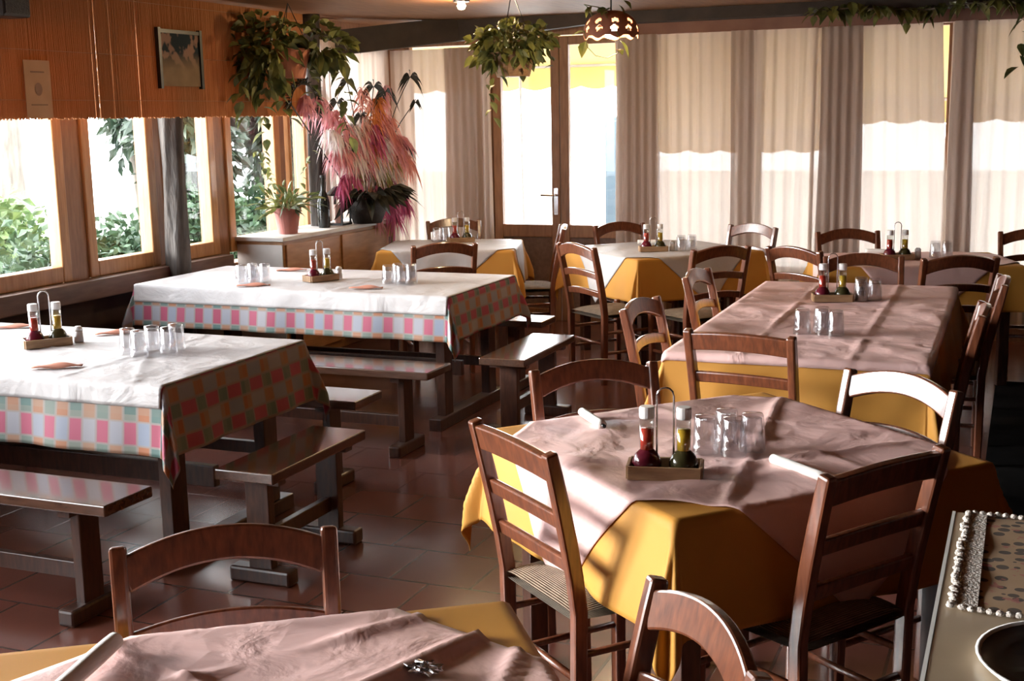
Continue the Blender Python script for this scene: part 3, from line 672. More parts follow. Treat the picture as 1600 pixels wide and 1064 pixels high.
# A: far long table, B: near long table
TA = trestle_table('long dark trestle table nearer the back of the room', -4.90, -2.845, 6.03, 6.97)
drape('tablecloth', 'chequered tablecloth on the long table nearer the back wall', 'tablecloth', 'pattern', TA, 1.0275, 0.47, 1.0275+0.25, 0.47+0.25, seed=1, group=CH_, shift=0.72, fold=0.008)
drape('paper_cover', 'white paper cover on the farther long trestle table', 'paper cover', 'paper_white', TA, 1.0275, 0.47, 1.035, 0.53, off=(0.0, -0.05), z=0.756, ext=0.004, seed=1, group=PG_, wr=0.0022, fold=0.008, creases=(('v', 0.05, 0.004, 0.012), ('u', -0.5, 0.004, 0.012), ('u', 0.3, 0.004, 0.012)))
TB = trestle_table('long dark trestle table at the left, nearer the camera', -4.95, -2.89, 3.665, 4.63)
drape('tablecloth', 'chequered tablecloth on the near long table at the left edge', 'tablecloth', 'pattern', TB, 1.03, 0.4825, 1.03+0.27, 0.4825+0.27, seed=2, group=CH_, shift=0.7525, fold=0.008)
drape('paper_cover', 'white paper cover on the near long trestle table', 'paper cover', 'paper_white', TB, 1.03, 0.4825, 1.035, 0.53, off=(0.0, -0.045), z=0.756, ext=0.004, seed=2, group=PG_, wr=0.0022, fold=0.008, creases=(('v', 0.05, 0.004, 0.012), ('u', 0.55, 0.004, 0.012), ('u', -0.2, 0.004, 0.012), (0.6, 0.5, 0.004, 0.015)))
# C: long yellow table right of centre
TCt = square_table('long table right of centre with four chairs along its sides', -0.82, 5.94, 1.0, 2.22, 0.008)
drape('tablecloth', 'yellow tablecloth on the long table right of centre', 'tablecloth', 'yellow', TCt, 0.5, 1.11, 0.80, 1.41, seed=3, group=YG_)
drape('paper_cover', 'creased rose paper cover on the long table right of centre', 'paper cover', 'paper_pink', TCt, 0.5, 1.11, 0.535, 1.15, z=0.757, ext=0.004, seed=3, group=PG_, wr=0.006, creases=(('u', 0.22, 0.007, 0.014), ('u', -0.2, 0.007, 0.014), ('v', 0.62, 0.006, 0.014), ('v', 0.2, 0.006, 0.014), ('v', -0.25, 0.006, 0.014), ('v', -0.7, 0.005, 0.014)))
# D: square table in the foreground
TD = square_table('square table in the right foreground with four chairs around it', -0.768, 3.491, 1.01, 1.01, 0.836)
drape('tablecloth', 'yellow tablecloth on the square table in the right foreground', 'tablecloth', 'yellow', TD, 0.505, 0.505, 0.80, 0.80, seed=4, group=YG_, fold=0.014)
drape('paper_cover', 'rose paper cover set cornerwise on the square foreground table', 'paper cover', 'paper_pink', TD, 0.505, 0.505, 0.615, 0.615, rot=0.07-0.836, z=0.757, ext=0.004, seed=4, group=PG_, wr=0.009, fold=0.014, creases=(('u', 0.1, 0.010, 0.016), ('v', 0.25, 0.009, 0.014), (0.9, 0.1, 0.008, 0.025), (2.3, -0.25, 0.008, 0.02), ('v', -0.3, 0.008, 0.012)), off=(0.0, 0.02))
# E F G back row, H front left
TE = square_table('table in the back left corner beside the flower arrangement', -3.985, 8.545, 0.98, 0.80, 0.30)
drape('tablecloth', 'yellow tablecloth on the back left corner table by the flowers', 'tablecloth', 'yellow', TE, 0.49, 0.40, 0.78, 0.69, seed=5, group=YG_)
drape('paper_cover', 'pale paper cover on the back left corner table', 'paper cover', 'paper_white', TE, 0.49, 0.40, 0.56, 0.56, rot=0.72, z=0.757, ext=0.004, seed=5, group=PG_, wr=0.003)
TF = square_table('back table standing in front of the glass door', -2.37, 8.62, 0.99, 0.99, 0.82)
drape('tablecloth', 'yellow tablecloth on the table in front of the glass door', 'tablecloth', 'yellow', TF, 0.495, 0.495, 0.79, 0.79, seed=6, group=YG_)
drape('paper_cover', 'pale paper cover on the table in front of the glass door', 'paper cover', 'paper_white', TF, 0.495, 0.495, 0.60, 0.60, rot=-0.75, z=0.757, ext=0.004, seed=6, group=PG_, wr=0.004)
TG = square_table('back table on the right beside the curtained windows', -0.65, 8.33, 1.15, 0.78, 0.30)
drape('tablecloth', 'yellow tablecloth on the back right table by the curtains', 'tablecloth', 'yellow', TG, 0.575, 0.39, 0.86, 0.675, seed=7, group=YG_)
drape('paper_cover', 'rose paper cover on the back right table by the curtains', 'paper cover', 'paper_pink', TG, 0.575, 0.39, 0.56, 0.56, rot=0.70, z=0.757, ext=0.004, seed=7, group=PG_, wr=0.004)
TH = square_table('table cut off by the bottom left edge of the view', -1.045, 1.477, 1.0, 1.0, 0.611)
drape('tablecloth', 'yellow tablecloth on the nearest table at the bottom left', 'tablecloth', 'yellow', TH, 0.5, 0.5, 0.79, 0.79, seed=8, group=YG_)
drape('paper_cover', 'creased rose paper cover on the nearest table at the bottom', 'paper cover', 'paper_pink', TH, 0.5, 0.5, 0.53, 0.53, rot=-0.33-0.611, z=0.757, ext=0.004, seed=8, group=PG_, wr=0.012, creases=(('u', -0.02, 0.020, 0.018), ('v', 0.08, 0.010, 0.014), (0.5, 0.32, 0.013, 0.016), (-0.25, -0.30, 0.012, 0.018), ('u', 0.25, 0.010, 0.012)))

# ------------------------------------------------------------------ chairs
def make_chair(label, straight=False):
    t = thing('dining_chair', label, 'chair', group='rush seated ladder back chairs')
    HW = 0.20; ZT = 0.885
    def yb(z): return -0.185 if z < 0.45 else -0.185-0.085*((z-0.45)/0.43)**1.25
    def xs(z): return HW-0.012+0.018*min(1, z/0.88)
    # seat: soft pillowed rush square
    m = MB()
    def top(u, v):
        x = (u-0.5)*2; y = (v-0.5)*2; wd = 0.185+0.028*v
        e = (1-abs(x)**4)*(1-abs(y)**4)
        return (x*wd, y*0.195, 0.018*e-0.012*(abs(x)**8+abs(y)**8)*0.5)
    m.grid(16, 16, top); m.grid(16, 16, lambda u, v: (lambda p: (p[0], p[1], -0.03-0.3*p[2]))(top(1-u, v)))
    o = m.build('seat', 'rush', t, smooth=True, loc=(0, 0.0, 0.452))
    for sx in (-1, 1):
        pts = [(sx*xs(z), yb(z), z) for z in (0, 0.2, 0.45, 0.55, 0.65, 0.75, 0.83, ZT)]
        MB().sweep(pts, lambda q: [(-0.021*(0.85+0.15*sin(pi*q)), -0.0165), (0.021*(0.85+0.15*sin(pi*q)), -0.0165), (0.021*(0.85+0.15*sin(pi*q)), 0.0165), (-0.021*(0.85+0.15*sin(pi*q)), 0.0165)], up=Vector((1, 0, 0))).build('back_post', 'wood', t, bevel=0.007)
        MB().bar([(sx*0.195, 0.185, 0), (sx*0.205, 0.188, 0.475)], 0.036, 0.036, up=Vector((0, 1, 0))).build('leg', 'wood', t, bevel=0.008)
    def rail(name, zc, h, arch, bow, th):
        m = MB(); n = 18; pts = []
        for i in range(n+1):
            s = -1+2*i/n; q = 1-s*s; x = s*(xs(zc)-0.004)
            pts.append((x, yb(zc)-bow*q, zc+arch*q))
        m.sweep(pts, lambda q: [(-th/2, -h/2), (th/2, -h/2), (th/2, h/2), (-th/2, h/2)], up=Vector((0, -0.24, 1)).normalized()); return m.build(name, 'wood', t, bevel=0.005, smooth=False)
    k = 0.25 if straight else 1.0
    rail('top_rail', 0.838 if straight else 0.826, 0.070, 0.042*k, 0.030*k, 0.024)
    rail('back_slat', 0.695, 0.044, 0.022*k, 0.026*k, 0.018)
    rail('back_slat', 0.575, 0.042, 0.018*k, 0.022*k, 0.018)
    for z, xo in ((0.33, 0), (0.20, 0)):
        for sx in (-1, 1): MB().tube([(sx*0.19, -0.18, z), (sx*0.198, 0.185, z)], 0.0105, 8).build('stretcher', 'wood', t, smooth=True)
    MB().tube([(-0.198, 0.185, 0.26), (0.198, 0.185, 0.26)], 0.0105, 8).build('stretcher', 'wood', t, smooth=True)
    MB().tube([(-0.19, -0.183, 0.26), (0.19, -0.183, 0.26)], 0.0105, 8).build('stretcher', 'wood', t, smooth=True)
    return t
CHAIRS = [   # left post and right post tops as seen from behind the chair -> midpoint + facing angle
 (-1.20, 2.93, 320, 'chair at the left side of the square foreground table, rush seat showing'),
 (-0.285, 2.985, 57, 'dark chair in front of the square foreground table, backlit at the right'),
 (-0.335, 3.915, 144, 'chair behind the square foreground table with window light gleaming white on its top rail'),
 (-1.285, 3.842, 218, 'chair between the square foreground table and the far trestle bench'),
 (-1.44, 1.985, 217, 'empty chair pushed to the far side of the bottom left table, backrest above its edge'),
 (-0.464, 1.89, 127, 'chair with curved orange-lit top rail at the bottom centre'),
 (-0.97, 4.615, 350, 'chair with its back to the camera at the near end of the long right table'),
 (-1.53, 5.25, 266, 'near chair on the left side of the long right table'),
 (-1.55, 6.35, 268, 'far chair on the left side of the long right table'),
 (-0.16, 5.46, 92, 'near chair in the dark on the right side of the long right table'),
 (-0.10, 6.42, 94, 'far chair in the dark on the right side of the long right table'),
 (-0.83, 7.25, 192, 'chair at the far end of the long right table, facing the camera'),
 (-0.325, 7.33, 26, 'black-looking chair with its back to the camera at the back right table'),
 (-1.11, 8.76, 205, 'dark chair behind the back right table at its left corner'),
 (0.06, 8.95, 188, 'chair behind the back right table at the right edge'),
 (-1.27, 7.60, 326, 'tilted-looking reddish chair left of the back right table'),
 (-1.72, 7.56, 50, 'black-looking chair with its back to the camera at the table by the glass door'),
 (-1.83, 9.06, 152, 'chair behind the table by the glass door, against the right-hand curtain'),
 (-2.82, 9.04, 228, 'chair behind the table by the glass door, directly below the door panes'),
 (-2.63, 7.53, 322, 'ladder back chair left of the table by the glass door, rush seat in the light'),
 (-3.51, 7.40, 38, 'chair with its back to the camera at the back left corner table'),
 (-4.25, 9.15, 212, 'chair behind the back left corner table, below the curtain'),
 (-3.20, 8.78, 112, 'chair seen side-on right of the back left corner table'),
]
c0 = None; c1 = None
for n_, (x, y, deg, lab) in enumerate(CHAIRS):
    # model faces +Y; its backrest top sits 0.27 m behind its origin
    rz = radians(deg)
    f = Vector((-sin(rz), cos(rz))); loc = (x+f.x*0.255, y+f.y*0.255, 0)
    if n_ in (0, 1, 6):         # three chairs with nearly straight rails
        if c1 is None: c1 = make_chair(lab, True); c1.location = loc; c1.rotation_euler = (0, 0, rz)
        else: dup(c1, loc, rz, lab)
    elif c0 is None:
        c0 = make_chair(lab); c0.location = loc; c0.rotation_euler = (0, 0, rz)
    else: dup(c0, loc, rz, lab)

# ------------------------------------------------------------------ benches
def bench(label, x0, x1, y0, y1, along='x', mat='bench'):
    L = (x1-x0) if along == 'x' else (y1-y0); W = (y1-y0) if along == 'x' else (x1-x0)
    t = thing('wooden_bench', label, 'bench', ((x0+x1)/2, (y0+y1)/2, 0), 0 if along == 'x' else pi/2, 'wooden benches at the long tables')
    MB().span((-L/2, -W/2, 0.412), (L/2, W/2, 0.452)).build('seat', mat, t, bevel=0.005)
    for sx in (-1, 1):
        xx = sx*(L/2-min(0.2, L*0.14))
        MB().box((xx, 0, 0.235), (0.04, 0.10, 0.36)).build('leg', 'wood_dark', t, bevel=0.004)
        MB().box((xx, 0, 0.03), (0.07, W*1.05, 0.06)).build('foot', 'wood_dark', t, bevel=0.01)
        MB().box((xx, 0, 0.40), (0.05, W*0.8, 0.03)).build('cleat', 'wood_dark', t)
    MB().span((-L/2+min(0.2, L*0.14), -0.015, 0.13), (L/2-min(0.2, L*0.14), 0.015, 0.19)).build('stretcher', 'wood_dark', t, bevel=0.003)
bench('long bench along the near side of the farther trestle table', -4.75, -2.71, 5.48, 5.76)
bench('short bench at the right end of the farther trestle table, gleaming in the light', -2.63, -2.37, 5.93, 6.72, 'y')
bench('long bench behind the farther trestle table, only its bright end visible', -4.75, -2.72, 7.10, 7.35)
bench('long bench along the camera side of the near trestle table', -4.85, -2.78, 3.18, 3.43)
bench('short bench at the right end of the near trestle table', -2.70, -2.45, 3.68, 4.37, 'y')
bench('long bench between the two trestle tables under the cloth corner', -4.85, -2.74, 4.80, 5.06)

# ------------------------------------------------------------------ cabinet, pots, flowers
t = thing('low_cabinet', 'low wooden cabinet under the side windows carrying the flowers', 'cabinet', (-4.94, 8.18, 0))
MB().span((-0.19, -0.76, 0.0), (0.19, 0.80, 0.875)).build('body', 'cabinet', t, bevel=0.004)
MB().span((-0.19, -0.79, 0.875), (0.21, 0.83, 0.905)).build('top', 'white_frame', t, bevel=0.004)
for k, y in enumerate((-0.38, 0.39)):
    d = MB().span((0.19, y-0.36, 0.06), (0.206, y+0.36, 0.85)).build('door', 'cabinet', t, bevel=0.005)
    MB().lathe([(0, 0), (0.014, 0.0), (0.017, 0.012), (0.0, 0.02)], (0, 0, 0), 12).build('knob', 'wood_dark', d, loc=(0.208, y+(0.30 if k == 0 else -0.30), 0.5)).rotation_euler = (0, pi/2, 0)
MB().span((-0.185, -0.768, 0.06), (0.185, -0.76, 0.85)).build('side_panel', 'white_frame', t)

t = thing('potted_plant', 'rose clay pot with a small bushy plant on the low cabinet', 'plant', (-4.87, 7.68, 0.905))
MB().lathe([(0.0, 0.0), (0.068, 0.0), (0.092, 0.15), (0.10, 0.15), (0.102, 0.185), (0.09, 0.185), (0.085, 0.165), (0.0, 0.165)], n=28).build('pot', 'rose_pot', t, smooth=False)
MB().lathe([(0.0, 0.168), (0.086, 0.167)], n=20, cap=False).build('soil', 'soil', t)
m = MB(); rr = random.Random(5)
for k in range(150):
    d = rand_dir(rr, 0.15, 1); p = Vector((d.x*0.05, d.y*0.05, 0.17)); add_leaf(m, p+d*rr.uniform(0, 0.16), d+rand_dir(rr)*0.4, rand_dir(rr), rr.uniform(0.08, 0.16), 0.022, 0.35)
for k in range(5):
    a = rr.uniform(0, 6.28); path = [(0.03*cos(a), 0.03*sin(a), 0.17)]
    for i in range(1, 7): path.append((path[-1][0]+0.03*cos(a), path[-1][1]+0.03*sin(a), path[-1][2]+0.075))
    vine(m, rr, path, 0.05, 0.035)
m.build('foliage', 'pothos', t)

t = thing('dark_bottle', 'dark glass bottle standing between the potted plant and the lantern', 'bottle', (-4.86, 8.17, 0.905))
MB().lathe([(0, 0), (0.042, 0), (0.046, 0.02), (0.046, 0.19), (0.03, 0.25), (0.016, 0.28), (0.015, 0.37), (0.018, 0.372), (0.018, 0.385), (0, 0.385)], n=24).build('body', 'dark_glass', t, smooth=True)
MB().lathe([(0, 0.372), (0.019, 0.372), (0.019, 0.39), (0, 0.39)], n=20).build('stopper', 'black', t)

t = thing('candle_lantern', 'small dark framed lantern with a pale pink candle, left of the flower basket', 'lantern', (-4.88, 8.42, 0.905))
for sx in (-1, 1):
    for sy in (-1, 1): MB().box((sx*0.065, sy*0.065, 0.12), (0.012, 0.012, 0.22)).build('post', 'black', t)
MB().span((-0.075, -0.075, 0), (0.075, 0.075, 0.015)).build('base', 'black', t); 
MB().lathe([(0.10, 0.225), (0.105, 0.235), (0.03, 0.29), (0, 0.295)], n=4).build('roof', 'black', t)
MB().lathe([(0, 0.015), (0.035, 0.015), (0.035, 0.15), (0.03, 0.155), (0, 0.15)], n=20).build('candle', 'candle', t, smooth=False)

def plume(root, base_p, tip, droop, mat, n=70, L=0.11, seed=0, w_=0.006):
    rr = random.Random(seed); m = MB(); B = Vector(base_p); T = Vector(tip); path = []
    K = 14
    mid = (B+T)/2+Vector((0, 0, 0.18+droop))
    for i in range(K+1):
        q = i/K; path.append(B*(1-q)**2+mid*2*q*(1-q)+T*q*q)
    m.tube(path, lambda q: 0.004*(1-0.6*q), 5)
    for k in range(n):
        q = rr.uniform(0.25, 1.0)*K; i = min(K-1, int(q)); p = path[i].lerp(path[i+1], q-i)
        tng = (path[i+1]-path[i]).normalized()
        d = (tng*0.6+rand_dir(rr)*0.8).normalized(); l = L*rr.uniform(0.5, 1.1)
        add_leaf(m, p, d, rand_dir(rr), l, w_*rr.uniform(1.5, 3.6), 1.3, 4)
    return m.build('plume' if 'plume' in mat else 'leaf_spray', mat, root)
FA = thing('flower_arrangement', 'large dried arrangement of pink, white and orange plumes in a dark basket', 'flowers', (-4.74, 8.62, 0.905))
m = MB(); m.lathe([(0, 0.0), (0.11, 0.0), (0.15, 0.10), (0.17, 0.22), (0.175, 0.24), (0.15, 0.24), (0.13, 0.2), (0, 0.19)], n=28); m.build('basket', 'basket', FA, smooth=True)
m = MB(); rr = random.Random(41)
for k in range(70):
    d = rand_dir(rr, -0.35, 0.5); add_leaf(m, Vector((0.05, 0.05, 0.22))+Vector((d.x*0.10, d.y*0.22, d.z*0.06)), d, rand_dir(rr), rr.uniform(0.12, 0.26), 0.07, 0.5)
m.build('dark_foliage', 'dark_leaf', FA)
spec = []
rr = random.Random(77)
def lat(s, z, dx=0.0):       # fan laid out across the view: s metres sideways, z up
    return Vector((s*0.22+dx*0.5, s*1.65+dx*0.2, z))
for (s, z, dr, mt, n, L) in [
   (-0.30, 0.72, 0.10, 'plume_white', 90, 0.13), (-0.20, 0.85, 0.12, 'plume_pink', 90, 0.14), (-0.05, 0.62, 0.22, 'plume_pink', 110, 0.15), (0.05, 0.70, 0.25, 'plume_magenta', 110, 0.15), (-0.10, 0.74, 0.2, 'plume_white', 90, 0.15), (0.13, 0.62, 0.2, 'plume_white', 90, 0.15),
   (0.10, 0.95, 0.10, 'plume_orange', 100, 0.14), (-0.02, 1.02, 0.05, 'plume_salmon', 90, 0.14), (0.22, 0.80, 0.15, 'plume_salmon', 100, 0.15), (0.30, 0.62, 0.20, 'plume_pink', 100, 0.15),
   (0.36, 0.45, 0.22, 'plume_salmon', 100, 0.14), (0.05, 0.45, 0.15, 'plume_white', 110, 0.13), (0.16, 0.52, 0.15, 'plume_white', 110, 0.14), (-0.12, 0.50, 0.15, 'plume_white', 90, 0.12),
   (-0.08, 0.36, 0.10, 'plume_green', 80, 0.09), (0.14, 0.34, 0.10, 'plume_green', 80, 0.09), (0.26, 0.42, 0.12, 'plume_green', 70, 0.09), (-0.26, 0.55, 0.15, 'plume_pink', 80, 0.12),
   (0.24, 0.02, 0.12, 'plume_magenta', 110, 0.13), (0.33, 0.10, 0.15, 'plume_magenta', 100, 0.12), (0.10, 0.0, 0.10, 'plume_pink', 80, 0.10), (-0.22, 0.28, 0.12, 'plume_magenta', 70, 0.10),
   (-0.34, 0.95, 0.06, 'plume_pink', 90, 0.14), (0.20, 1.05, 0.05, 'plume_pink', 80, 0.13), (0.0, 0.82, 0.1, 'plume_white', 90, 0.13), (0.28, 0.30, 0.2, 'plume_white', 90, 0.13)]:
    plume(FA, lat(s*0.12, 0.2), lat(s, z, rr.uniform(-0.05, 0.08)), dr, mt, n*2, L, int(1000*s+z*77+5), 0.007)
for k, (s, z, l) in enumerate([(-0.14, 1.13, 0.16), (0.06, 1.10, 0.22), (0.15, 1.06, 0.2), (-0.05, 0.88, 0.14), (0.30, 0.62, 0.18), (0.12, 0.72, 0.13), (-0.16, 0.66, 0.13), (0.36, 1.18, 0.22), (0.40, 0.98, 0.1), (-0.22, 0.98, 0.16)]):
    m = MB(); B = lat(s*0.1, 0.2); T = lat(s, z-0.06, 0.05)
    m.tube([B.lerp(T, i/6)+Vector((0, 0, 0.10*sin(pi*i/6))) for i in range(7)], 0.004, 5)
    r2 = random.Random(k+300)
    for q in range(9):      # curled palm fan
        a = -0.2+pi*1.15*q/8
        add_leaf(m, T, lat(cos(a), 0)+Vector((0, 0, sin(a)*0.8)), lat(0, 0, 1.0), l*r2.uniform(0.7, 1), 0.035, 0.75)
    m.build('palm_leaf', 'dark_leaf', FA)

m = MB(); arc = [lat(-0.10, 0.2)]+[lat(-0.44-0.085*cos(a), 0.92+0.13*sin(a), 0.03) for a in [pi*(-0.05+1.25*i/10) for i in range(10, -1, -1)]][::-1]
m.tube(arc, 0.005, 5); r2 = random.Random(71)
for k in range(1, len(arc)-1):
    for q in range(14):
        p = arc[k].lerp(arc[k+1], r2.random()); add_leaf(m, p, (p-lat(-0.44, 0.92, 0.03)).normalized()+rand_dir(r2)*0.6, rand_dir(r2), r2.uniform(0.05, 0.09), 0.014, 0.3)
m.build('curled_frond', 'dark_leaf', FA)
plume(FA, lat(-0.40, 0.70), lat(-0.42, 0.95), 0.02, 'plume_pink', 120, 0.09, 93, 0.008)

# ------------------------------------------------------------------ hanging plants and lamp
def hanging_plant(label, loc, pot_r, pot_h, mat_pot, fol, strands, leafmat, L, seed, zc=ZC, cat='plant', dark=None):
    t = thing('hanging_plant', label, cat, loc, 0, 'trailing plants hung from the ceiling'); rr = random.Random(seed)
    MB().lathe([(0, 0), (pot_r*0.72, 0), (pot_r, pot_h*0.9), (pot_r*1.06, pot_h*0.9), (pot_r*1.06, pot_h), (pot_r*0.9, pot_h), (pot_r*0.85, pot_h*0.9), (0, pot_h*0.88)], n=26).build('pot', mat_pot, t)
    for k in range(3):
        a = k*2.094+0.4; MB().tube([(pot_r*cos(a), pot_r*sin(a), pot_h), (0, 0, zc-loc[2])], 0.003, 5).build('hanger_cord', 'black', t)
    m = MB(); lite = MB()
    for (n, c, rad) in fol: foliage(m, rr, n, c, rad, L, L*0.7, 0.4, 0.35); foliage(lite, rr, n//4, c, tuple(x*1.08 for x in rad), L, L*0.72, 0.4, 0.7)
    for path in strands: vine(m, rr, path, L*0.95, 0.05); vine(lite, rr, path, L, 0.13)
    m.build('foliage', leafmat, t); lite.build('young_leaves', 'pothos_light', t)
    return t
hanging_plant('dense trailing plant in an orange clay pot hanging in the left corner', (-4.62, 7.42, 1.98), 0.13, 0.19, 'terracotta',
  [(260, (-0.12, -0.10, 0.22), (0.27, 0.27, 0.20)), (120, (0.12, 0.22, 0.22), (0.2, 0.22, 0.16)), (70, (-0.15, -0.12, 0.05), (0.15, 0.18, 0.16))],
  [[(-0.15, -0.30, 0.15), (-0.16, -0.38, -0.1), (-0.15, -0.33, -0.3)], [(0.0, -0.05, 0.2), (-0.05, -0.05, -0.15), (-0.02, 0.02, -0.32)], [(0.15, 0.3, 0.2), (0.2, 0.36, 0.0), (0.2, 0.38, -0.3), (0.22, 0.4, -0.45)], [(-0.1, -0.2, 0.1), (-0.1, -0.2, -0.25), (-0.1, -0.17, -0.45)], [(0.08, 0.1, 0.1), (0.1, 0.13, -0.2)]], 'pothos', 0.095, 21)
hanging_plant('leafy green plant in a brown pot hanging left of the glass door', (-3.04, 7.5, 1.945), 0.145, 0.15, 'tray',
  [(330, (0, 0, 0.215), (0.25, 0.22, 0.125)), (50, (-0.06, -0.05, 0.14), (0.2, 0.14, 0.06))],
  [[(0.1, 0.05, 0.15), (0.2, 0.1, 0.12), (0.27, 0.12, 0.0)], [(-0.1, 0, 0.1), (-0.17, 0.0, -0.1), (-0.15, 0.05, -0.3)], [(0.1, -0.1, 0.1), (0.12, -0.14, -0.05)], [(-0.03, -0.1, 0.1), (-0.03, -0.16, -0.04)]], 'pothos', 0.075, 22)
t = thing('vine_garland', 'leafy vine trailing along the beam above the right curtains', 'plant', (-0.5, 9.28, 2.30))
rr = random.Random(9); m = MB(); lite = MB()
path = [(-0.95+0.25*i, 0.03*sin(i*2.1), 0.085+0.02*sin(i*1.7)) for i in range(9)]
for k in range(4): vine(m, rr, [(p[0], p[1]+rr.uniform(-0.05, 0.05), p[2]+rr.uniform(-0.03, 0.05)) for p in path], 0.09, 0.05)
vine(lite, rr, path, 0.10, 0.09); vine(lite, rr, [(-0.32, -0.02, 0.07), (-0.32, -0.02, -0.06)], 0.07, 0.04)
MB().tube(path, 0.006, 6).build('stem', 'bark', t); m.build('foliage', 'pothos', t); lite.build('young_leaves', 'pothos_light', t)
hanging_plant('dark trailing plant hanging at the upper right edge of the room', (0.09, 6.0, 2.12), 0.10, 0.13, 'terracotta',
  [(60, (0, 0, 0.16), (0.14, 0.14, 0.1))], [[(-0.08, 0, 0.1), (-0.14, 0.0, -0.05), (-0.15, 0.0, -0.3)], [(-0.06, -0.05, 0.1), (-0.10, -0.06, -0.15)]], 'pothos', 0.075, 23)

def pierced_lamp(label, loc):
    t = thing('pendant_lamp', label, 'lamp', loc)
    m = MB(); NU, NV = 132, 34
    prof = []
    for j in range(NV+1):
        q = j/NV; th = q*pi*0.56; prof.append((0.158*sin(th)**0.9+0.001, 0.125*cos(th)))
    holes = []
    for k in range(11): holes.append((2*pi*k/11, 0.80, 0.020))
    for k in range(9): holes.append((2*pi*k/9+0.3, 0.60, 0.021))
    idx = {}
    def P(i, j):
        r, z = prof[j]
        if j == NV: z += 0.010*cos(9*2*pi*i/NU)
        a = 2*pi*i/NU; return Vector((r*cos(a), r*sin(a), z))
    for i in range(NU):
        for j in range(NV):
            a = 2*pi*(i+.5)/NU; q = (j+.5)/NV; r = prof[j][0]
            if any((((a-h[0]+pi) % (2*pi)-pi)*r)**2+((q-h[1])*0.23)**2 < h[2]**2 for h in holes) : continue
            f = []
            for (ii, jj) in ((i, j), (i, j+1), (i+1, j+1), (i+1, j)):
                key = (ii % NU, jj)
                if key not in idx: idx[key] = len(m.v); m.v.append(P(*key))
                f.append(idx[key])
            m.f.append(tuple(f))
    m.build('shade', 'terracotta', t, smooth=True, solid=0.006)
    MB().lathe([(0, -0.028), (0.03, -0.02), (0.042, 0.005), (0.034, 0.035), (0.016, 0.06), (0, 0.06)], n=20).build('bulb', 'bulb', t, smooth=True, loc=(0, 0, -0.005))
    MB().tube([(0, 0, 0.055), (0, 0, ZC-loc[2])], 0.005, 6).build('cord', 'black', t)
    l = bpy.data.lights.new('lamp_light', 'POINT'); l.energy = 9; l.color = (1, 0.75, 0.45); l.shadow_soft_size = 0.04
    lo = bpy.data.objects.new('lamp_light', l); COL.objects.link(lo); lo.parent = t; lo.location = (0, 0, -0.075)
    return t
pierced_lamp('pierced terracotta lamp glowing in front of the glass door', (-2.232, 7.0, 2.155))
rr = random.Random(31); m = MB()
t = thing('trailing_vine', 'vine with yellow-green leaves wound around the terracotta lamp', 'plant', (-2.232, 7.0, 2.155))
vine(m, rr, [(-0.14, -0.06, 0.16), (-0.05, -0.07, 0.14), (0.0, -0.10, 0.12), (0.06, -0.05, 0.15), (0.1, 0.0, 0.2)], 0.08, 0.035)
vine(m, rr, [(-0.02, -0.09, 0.14), (0.0, -0.125, 0.09)], 0.06, 0.03)
vine(m, rr, [(-0.10, -0.15, 0.0), (-0.10, -0.16, -0.05), (-0.08, -0.16, -0.10)], 0.075, 0.04); vine(m, rr, [(0.10, -0.15, -0.05), (0.09, -0.16, -0.10), (0.12, -0.16, -0.13)], 0.075, 0.04)
m.build('leaves', 'pothos_light', t)
MB().tube([(-0.14, -0.06, 0.16), (-0.05, -0.07, 0.14), (0.0, -0.12, 0.10), (0.10, -0.16, -0.03), (0.09, -0.16, -0.12), (0.03, -0.16, -0.145), (-0.04, -0.16, -0.13), (-0.09, -0.16, -0.08), (-0.11, -0.15, 0.01)], 0.0025, 5).build('stem', 'pothos_light', t)
t = thing('ceiling_lamp', 'small round ceiling lamp glowing above the hanging plant at the top edge', 'lamp', (-3.50, 7.75, ZC))
MB().lathe([(0.0, 0.0), (0.06, 0.0), (0.055, -0.025), (0.04, -0.03), (0, -0.03)], n=24).build('rose', 'chrome', t)
MB().lathe([(0.0, -0.075), (0.02, -0.07), (0.03, -0.05), (0.022, -0.03), (0, -0.03)], n=18).build('bulb', 'bulb', t, smooth=True)
l = bpy.data.lights.new('ceiling_light', 'POINT'); l.energy = 14; l.color = (1, 0.72, 0.4); l.shadow_soft_size = 0.04
lo = bpy.data.objects.new('ceiling_light', l); COL.objects.link(lo); lo.parent = t; lo.location = (0, 0, -0.14)

# ------------------------------------------------------------------ things on the tables
ZT = 0.7605
def make_tray(label):
    t = thing('condiment_tray', label, 'tray', group='condiment trays on the tables')
    b = MB(); b.span((-0.095, -0.05, 0), (0.095, 0.05, 0.008))
    for sy in (-1, 1): b.span((-0.095, sy*0.05-0.005, 0), (0.095, sy*0.05+0.005, 0.036))
    for sx in (-1, 1): b.span((sx*0.095-0.005, -0.045, 0), (sx*0.095+0.005, 0.045, 0.036))
    b.build('box', 'tray', t, bevel=0.002)
    h = 0.235; pts = [(0, -0.05, 0.01)]+[(0, -0.05+0.0, 0.1), (0, -0.05, h-0.03)]
    path = [(-0.022, 0, 0.008), (-0.022, 0, 0.12), (-0.022, 0, h-0.02)]+[(-0.022*cos(a), 0, h-0.02+0.022*sin(a)) for a in (0.5, 1.05, 1.57, 2.1, 2.64)]+[(0.022, 0, h-0.02), (0.022, 0, 0.12), (0.022, 0, 0.008)]
    MB().tube(path, 0.0028, 7).build('wire_handle', 'chrome', t, smooth=True)
    return t
